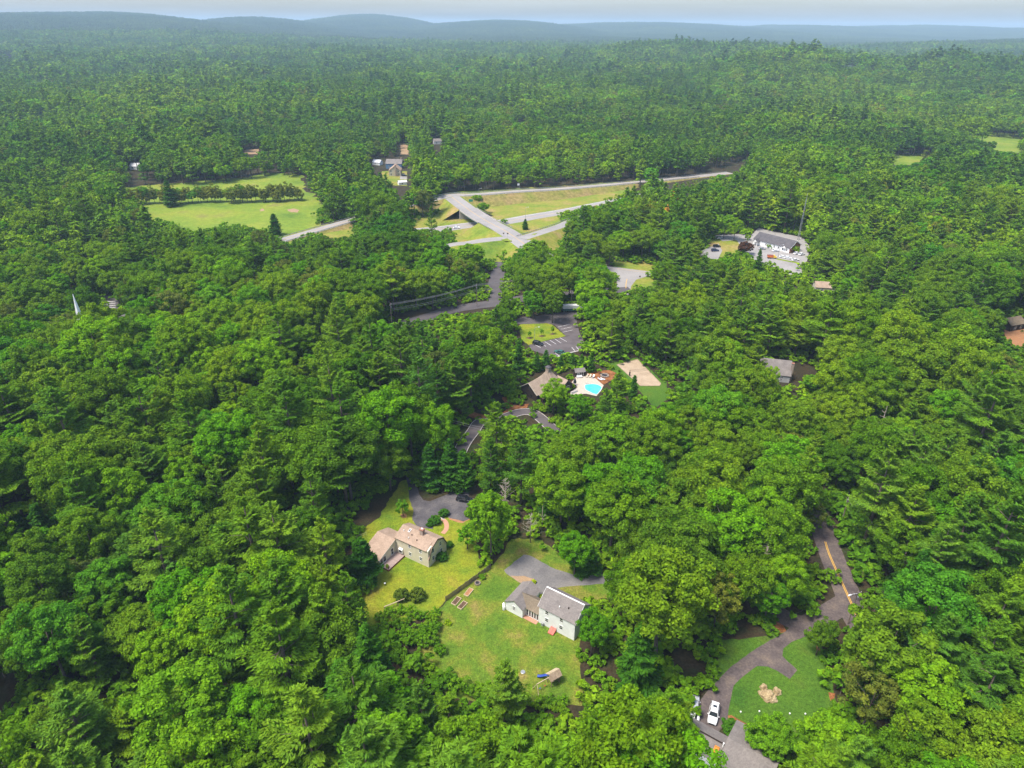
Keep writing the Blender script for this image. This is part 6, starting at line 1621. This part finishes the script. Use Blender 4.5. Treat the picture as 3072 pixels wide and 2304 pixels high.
tt('maple', 6, 725, 280, 15, 5.6, 'round tree by the lane, on the long building side', 1)
tb('purple', 6, 785, 590, 8, 4.6, 'dark purple leaved tree in front of the pale lot', 0, 'purple_tree')
tt('hemlock', 6, 920, 545, 14, 3.6, 'narrow conifer in front of the dump truck', 1)
for x, y, H, lb in ((915, 500, 4.0, 'leafy shrub beside the porch'), (810, 470, 4.0, 'shrub at the lane end of the long building'), (985, 535, 2.6, 'round shrub at the pale wall, porch side'), (1010, 540, 2.6, 'round shrub at the pale wall, car side'), (1205, 575, 4.5, 'olive bush against the brick gable')):
    tb('shrub', 6, x, y, H, H * .6, lb, 1, 'wall_shrub', 'bush')
tt('willow', 'f', 1040, 545, 11, 5.0, 'grey green bushy tree beside the grey gabled house', 0, 'olive_tree')
for i, x in enumerate(range(800, 1960, 30)):
    yy = 1330 - (x - 800) * .025 + random.uniform(-10, 6)
    tb(random.choice(('maple', 'rowtree', 'rowtree', 'rowtree')), 'a', x + random.uniform(-12, 12), yy, random.uniform(9, 14), random.uniform(3.2, 4.8), 'slender young tree in the row across the meadow', i, 'row_tree', 'tree', 'row of young trees across the meadow')
tt('hemlock', 'a', 1070, 1158, 20, 6.5, 'tallest dark tree of the row across the meadow', 1)
tt('maple', 'f', 575, 640, 11, 3.4, 'low maple half hiding the grey gabled house', 1)
tt('maple', 'f', 850, 700, 8, 3.2, 'yellowish low tree beside the brick chimney', 0)
# bare and dead trees
for k, x, y, H, lb, n in (('f', 1090, 590, 13, 'bare pale snag behind the grey green bushy tree', 22), ('f', 1840, 960, 14, 'bare dead tree with many pale forked branches', 30), ('f', 1330, 900, 15, 'thin bare snag below the tall bright pine', 14),
                          (2, 860, 10, 18, 'bare white branched tree above the side lane', 26), ('e', 1230, 1160, 10, 'small bare snag with drooping branches near the round oak', 22), ('e', 1308, 1090, 9, 'thin pale broken trunk behind the round oak', 4),
                          (1, 1290, 90, 12, 'tangle of bare grey branches behind the round oak', 34), ('d', 240, 860, 15, 'pale dead branches among the oaks by the wood gap', 18)):
    b = base_from_top(k, x, y, H); bare_tree(b[0], b[1], H, int(x), lb, n=n)

# ------------------------------------------------------------------ the woods
def inpoly(px, py, poly):
    poly = np.asarray(poly, float)
    ins = np.zeros(px.shape, bool)
    x0, y0 = poly[:, 0], poly[:, 1]; x1, y1 = np.roll(x0, -1), np.roll(y0, -1)
    lo, hi = poly.min(0), poly.max(0)
    cand = (px >= lo[0]) & (px <= hi[0]) & (py >= lo[1]) & (py <= hi[1])
    if not cand.any(): return ins
    qx, qy = px[cand], py[cand]
    r = np.zeros(qx.shape, bool)
    for a, b, c, d in zip(x0, y0, x1, y1):
        if b == d: continue
        r ^= ((b > qy) != (d > qy)) & (qx < (c - a) * (qy - b) / (d - b) + a)
    ins[cand] = r
    return ins
def P_arr(x, y, z):
    q = np.stack([x, y, z - CAM_H], -1)
    w = q @ _f
    return 1536 + F_ * (q @ _r) / w, 1152 - F_ * (q @ _u) / w, w
def grid(y0, r0, r1, sp, rng):
    "jittered hexagonal planting in the sector of view between two distances"
    n = int(2 * r1 / sp) + 2
    ix, iy = np.meshgrid(np.arange(-n // 2, n // 2), np.arange(0, int(r1 / (sp * .87)) + 1))
    x = (ix + .5 * (iy % 2)) * sp; y = iy * sp * .87
    x = x + rng.uniform(-.42, .42, x.shape) * sp; y = y + rng.uniform(-.42, .42, y.shape) * sp
    x, y = x.ravel(), y.ravel()
    d = np.hypot(x, y)
    k = (d >= r0) & (d < r1) & (y > y0)
    return x[k], y[k]
def in_view(x, y, mx=300, my=420):
    u, v, w = P_arr(x, y, height(x, y) + 12)
    return (w > 5) & (u > -mx) & (u < 3072 + mx) & (v < 2304 + my)
def pine_share(x, y):
    "how much of the wood is pine: more beyond the highway and in the near left corner"
    d = np.hypot(x, y)
    u, v, w = P_arr(x, y, np.full_like(x, 15.))
    s = np.full_like(x, .30)
    s = np.where((u < 1000) & (v > 1450), .46, s)
    s = np.where((u < 1300) & (v < 700), .48, s)
    s = np.where((u > 1300) & (v < 760), .42, s)
    s = np.where((u > 2700) & (v > 900) & (v < 1500), .34, s)
    s = np.where((u > 1700) & (u < 2300) & (v > 850) & (v < 1150), .62, s)
    s = np.where((u < 1000) & (v > 850) & (v < 1400), .20, s)
    s = s * .9 + .32 * np.tanh(2.2 * np.sin(x / 43 + 1.7 * np.sin(y / 63)) * np.sin(y / 51 + 1.1 + np.sin(x / 90)))
    s = np.where(d > 1200, s * .8, s)
    return np.clip(s, .05, .92)
def relief(x, y):
    'stands of taller and lower trees'
    a = np.sin(x / 31 + 1.9 * np.sin(y / 47)) * np.sin(y / 38 + 1.3 * np.sin(x / 61))
    b = np.sin(x / 97 + 2.1 * np.sin(y / 120)) * np.sin(y / 83 + 1.7 * np.sin(x / 140))
    return 1 + .12 * np.tanh(2.5 * a) + .16 * np.tanh(3 * b)
MARKS = [(GH[0], 'the beige gambrel house'), (G(1, 560, 200), 'the beige house driveway'), (WH[0], 'the white house'), (G(1, 1480, 780), 'the pale driveway'), (G(8, 1375, 752), 'the wooden play tower'),
         (G(1, 300, 1350), 'the overgrown shrub corner'), (G(2, 840, 1160), 'the tan boulders'), (G(2, 450, 1300), 'the parked white estate car'), (G(2, 1395, 420), 'the yellow lined side road'), (G(2, 850, 480), 'the side lane'),
         (G(3, 700, 1000), 'the dark barn house'), (G(3, 1190, 1015), 'the turquoise pool'), (G(3, 1560, 880), 'the sand court'), (G(3, 200, 1320), 'the winding pool house drive'), (G(3, 850, 640), 'the lined parking lot'), (G(3, 200, 325), 'the street with overhead wires'),
         (G('d', 470, 430), 'the church steeple'), (G('d', 720, 460), 'the church lot'), (G('f', 700, 690), 'the brick chimney house'), (G('f', 1840, 980), 'the bare forked dead tree'), (G('f', 2150, 430), 'the bare brown yard'), (G(6, 1370, 890), 'the brownish roof'),
         (G(5, 1560, 1200), 'the pale road junction'), (G('g', 0, 1540), 'the short grey road end'), (G('d', 800, 1080), 'the leaf littered wood gap')]
KINDW = dict(oak='lumpy oak', maple='fresh green maple', pine='tiered white pine', hemlock='dark cone hemlock', ash='olive green ash')
def tree_words(kind, x, y, H, R):
    'a label that tells the tree by its build and by the nearest thing one can find'
    d, nm = min((math.hypot(x - c[0], y - c[1]), nm) for c, nm in MARKS)
    lo, hi = dict(oak=(17.5, 22), maple=(16.5, 21), pine=(20, 25.5), hemlock=(12.5, 15.5), ash=(15, 19))[kind]
    size = 'towering' if H > hi else 'low' if H < lo else 'mid height'
    if kind != 'hemlock' and H >= lo: size += ' wide' if R / H > .34 else ' slim' if R / H < .27 else ''
    rel = 'right beside' if d < 14 else 'close to' if d < 30 else 'in woods near' if d < 60 else 'in deep woods nearest to'
    lb = '%s %s %s %s' % (size, KINDW[kind], rel, nm)
    return lb, 'woods: ' + lb
def woods():
    rng = np.random.default_rng(5)
    RMAX_NEAR = 900
    x, y = grid(30, 55, RMAX_NEAR, 9.6, rng)
    k = in_view(x, y); x, y = x[k], y[k]
    n = len(x)
    ps = pine_share(x, y)
    r = rng.random(n)
    kind = np.where(r < ps, 0, np.where(rng.random(n) < .30, 2, 1))      # 0 pine 1 oak 2 maple
    hem = rng.random(n) < .035; kind = np.where(hem, 3, kind)
    kind = np.where((kind == 1) & (rng.random(n) < .10), 4, kind)
    var = rng.integers(0, 1000, n)
    names = ['pine', 'oak', 'maple', 'hemlock', 'ash']
    H = np.empty(n); R = np.empty(n)
    for i in range(n):
        pr = PROTO[(names[kind[i]], 0)]; p = pr[var[i] % len(pr)]
        H[i] = p['H']; R[i] = p['R']
    sc_ = rng.uniform(.72, 1.24, n) * relief(x, y); H *= sc_; R *= sc_ * rng.uniform(.95, 1.22, n)
    ok = np.ones(n, bool)
    for poly in NOPLANT:
        pa = np.array(poly); c = pa.mean(0); grow = pa + (pa - c) / (np.linalg.norm(pa - c, axis=1, keepdims=True) + 1e-6) * .8
        ok &= ~inpoly(x, y, grow)
    # silhouettes must leave the open places open
    h0 = height(x, y)
    for fz, fr in [(.03, 0), (.12, 0)] + [(a, b) for a in (.24, .36, .48, .6, .72, .84, .94, 1.02) for b in (-1.08, -.72, -.36, 0, .36, .72, 1.08)]:
        cone = np.where(kind == 0, np.clip(1.75 * (1 - fz) + .12, .1, 1.1), 1.0 if fz < .8 else .72 if fz < .9 else .4)
        u, v, w = P_arr(x + fr * R * cone, y, h0 + H * fz)
        for poly in CLEAR:
            ok &= ~inpoly(u, v, poly)
    for (tx, ty, tr) in TREES:
        ok &= (x - tx) ** 2 + (y - ty) ** 2 > (tr * .62 + R * .42) ** 2
    x, y, kind, var, H, R, h0 = [a[ok] for a in (x, y, kind, var, H, R, h0)]
    n = len(x)
    u, v, w = P_arr(x, y, h0 + H * .8)
    inframe = (u > -20) & (u < 3092) & (v > 0) & (v < 2330)
    size = np.where(inframe, H * R / w ** 2, 0)
    chosen = np.zeros(n, bool)
    for kk, lim in ((0, 285), (1, 285), (2, 250), (3, 60), (4, 60)):
        i = np.where((kind == kk) & inframe)[0]
        i = i[np.argsort(-size[i])][:lim]
        chosen[i] = True
    for i in np.where(chosen)[0]:
        lb, gp = tree_words(names[kind[i]], x[i], y[i], H[i], R[i])
        plant(names[kind[i]], x[i], y[i], H[i], R[i], lb, gp, SPEC[names[kind[i]]][0], int(var[i]), z=float(h0[i]) - .05)
    dist = np.hypot(x, y)
    rest = ~chosen
    print('woods: individuals', chosen.sum(), 'rest near', rest.sum())
    # the rest of the near woods, and the woods beyond
    x2, y2 = grid(300, RMAX_NEAR, 1700, 11.5, rng)
    k = in_view(x2, y2, 200); x2, y2 = x2[k], y2[k]
    x3, y3 = grid(300, 1700, 4200, 14.5, rng)
    k = in_view(x3, y3, 120); x3, y3 = x3[k], y3[k]
    X = np.concatenate([x2, x3]); Y = np.concatenate([y2, y3])
    ps = pine_share(X, Y); m = len(X)
    K = np.where(rng.random(m) < ps, 0, np.where(rng.random(m) < .28, 2, np.where(rng.random(m) < .12, 4, 1)))
    VV = rng.integers(0, 1000, m); HH0 = height(X, Y)
    SC = rng.uniform(.72, 1.1, m) * np.where(np.hypot(X, Y) > 1700, 1.5, 1.35) * relief(X, Y)
    okf = np.ones(m, bool)
    uu, vv_, ww = P_arr(X, Y, HH0 + 10)
    uu1, vv1, _ = P_arr(X, Y, HH0 + 20); uu0, vv0, _ = P_arr(X, Y, HH0 + 1)
    for poly in CLEAR: okf &= ~(inpoly(uu, vv_, poly) | inpoly(uu1, vv1, poly) | inpoly(uu0, vv0, poly))
    gapn = np.sin(X / 210 + 2.3 * np.sin(Y / 330)) * 1.0 + np.sin(Y / 170 + 1.9 * np.sin(X / 290))
    okf &= ~((np.abs(gapn) < .045) & (np.sin(X / 400 + Y / 310) > -.2))
    X, Y, K, VV, HH0, SC = [a[okf] for a in (X, Y, K, VV, HH0, SC)]
    lodf = np.where(np.hypot(X, Y) < 1700, 1, 2)
    for kk, nm, lb in ((0, 'pine_woods', 'mass of tall white pines across the woods'), (1, 'oak_woods', 'mass of lumpy oak crowns across the woods'), (2, 'maple_woods', 'mass of fresh green maple crowns across the woods'), (4, 'ash_woods', 'scattered dull olive green ash crowns across the woods')):
        pr = [PROTO[(names[kk], l)] for l in (0, 1, 2)]
        cnt = [len(q) for q in pr]
        coll = source_collection(nm + '_source', [joined(p, nm) for q in pr for p in q])
        i = np.where(rest & (kind == kk))[0] if kk else np.where(rest & ((kind == kk) | (kind == 3)))[0]
        lod = np.where(dist[i] < 420, 0, 1)
        pid = np.array([var[a] % cnt[0] for a in i], int)
        base = np.array([p['H'] for p in pr[0]])[pid]; baser = np.array([p['R'] for p in pr[0]])[pid]
        idx1 = np.where(lod == 0, pid, cnt[0] + pid)
        s1 = np.stack([R[i] / baser, R[i] / baser, H[i] / base], 1)
        p1_ = np.stack([x[i], y[i], h0[i]], 1)
        j = np.where(K == kk)[0]
        pid2 = VV[j] % cnt[1]
        idx2 = np.where(lodf[j] == 1, cnt[0] + pid2, cnt[0] + cnt[1] + pid2)
        s2 = np.stack([SC[j] * 1.08, SC[j] * 1.08, SC[j] * rng.uniform(.78, .98, len(j))], 1)
        p2_ = np.stack([X[j], Y[j], HH0[j] - .3], 1)
        pts = np.concatenate([p1_, p2_]); idx = np.concatenate([idx1, idx2]); scl = np.concatenate([s1, s2])
        rot = np.zeros((len(pts), 3)); rot[:, 2] = rng.uniform(0, 6.28, len(pts))
        scatter(nm, lb, pts, rot, scl, idx, coll)
        print(nm, len(pts))
    # understorey
    xs, ys = grid(30, 55, 520, 3.3, rng)
    k = in_view(xs, ys, 60, 200); xs, ys = xs[k], ys[k]
    ok = rng.random(len(xs)) < .75
    for poly in NOPLANT: ok &= ~inpoly(xs, ys, poly)
    for hh in (.3, 2.2):
        for off in (-1.2, 1.2):
            u, v, w = P_arr(xs + off, ys, np.full_like(xs, hh))
            for poly in CLEAR: ok &= ~inpoly(u, v, poly)
    xs, ys = xs[ok], ys[ok]
    coll = source_collection('undergrowth_source', [joined(p, 'undergrowth') for p in PROTO[('shrub', 1)]])
    rot = np.zeros((len(xs), 3)); rot[:, 2] = rng.uniform(0, 6.28, len(xs))
    s = rng.uniform(.45, 1.15, len(xs))
    scatter('undergrowth', 'low leafy undergrowth between the trunks of the woods', np.stack([xs, ys, np.zeros_like(xs)], 1), rot, np.stack([s * 1.3, s * 1.3, s], 1), rng.integers(0, 4, len(xs)), coll)
    # far woods: groups of small crowns
    def blob_patch(seed):
        rr = np.random.default_rng(seed); V = []; F = []
        for i in range(26):
            cx, cy_ = rr.uniform(-24, 24, 2); h = rr.uniform(9, 19); r = rr.uniform(3.4, 6.0); n0 = len(V); pk = rr.random() < .5
            rings = [(1.0, .25), (.95, .62), (.55, .88), (.0, 1.0)] if not pk else [(1.0, .2), (.66, .55), (.3, .85), (.0, 1.1)]
            for fr, fz in rings[:-1]:
                for j in range(7):
                    a = j * .8976 + rr.uniform(-.2, .2); q = r * fr * rr.uniform(.75, 1.2)
                    V.append((cx + q * math.cos(a), cy_ + q * math.sin(a), h * fz * rr.uniform(.9, 1.08)))
            V.append((cx, cy_, h * rings[-1][1]))
            for q in range(2):
                for j in range(7): F.append((n0 + q * 7 + j, n0 + q * 7 + (j + 1) % 7, n0 + q * 7 + 7 + (j + 1) % 7, n0 + q * 7 + 7 + j))
            for j in range(7): F.append((n0 + 14 + j, n0 + 14 + (j + 1) % 7, n0 + 21))
        return mesh('far_crowns', V, F, LF['far'])
    xf, yf = grid(300, 4200, 11500, 41, rng)
    k = in_view(xf, yf, 60); xf, yf = xf[k], yf[k]
    coll = source_collection('far_woods_source', [blob_patch(900 + i) for i in range(5)])
    rot = np.zeros((len(xf), 3)); rot[:, 2] = rng.uniform(0, 6.28, len(xf))
    s = rng.uniform(.85, 1.15, len(xf))
    scatter('far_woods', 'unbroken hazy forest covering the far hills', np.stack([xf, yf, height(xf, yf) - 1], 1), rot, np.stack([s, s, s], 1), rng.integers(0, 5, len(xf)), coll)
    print('far', len(xf), 'shrubs', len(xs))
LF['far'] = leafy('far_leaves', [(.036, .070, .012), (.050, .092, .013), (.062, .105, .014)], .1, .004, .45)
woods()

# ------------------------------------------------------------------ hazy summer air
def haze():
    m = bpy.data.materials.new('hazy_air'); m.use_nodes = True
    N, L = m.node_tree.nodes, m.node_tree.links
    N.remove(N['Principled BSDF'])
    v = N.new('ShaderNodeVolumePrincipled')
    v.inputs['Color'].default_value = (.58, .80, 1.0, 1)
    v.inputs['Density'].default_value = 0.00011
    v.inputs['Anisotropy'].default_value = 0.0
    L.new(v.outputs[0], N['Material Output'].inputs['Volume'])
    zs = [v.co.z for v in bpy.data.objects['ground'].data.vertices]
    mb = MB().box(-17300, 17300, -17300, 17300, min(zs) - 1, max(max(zs) + 24, CAM_H + 5))
    o = mb.build('haze', m)
    tag(o, 'pale blue summer haze lying over the whole woodland', None, None, 'stuff')
haze()
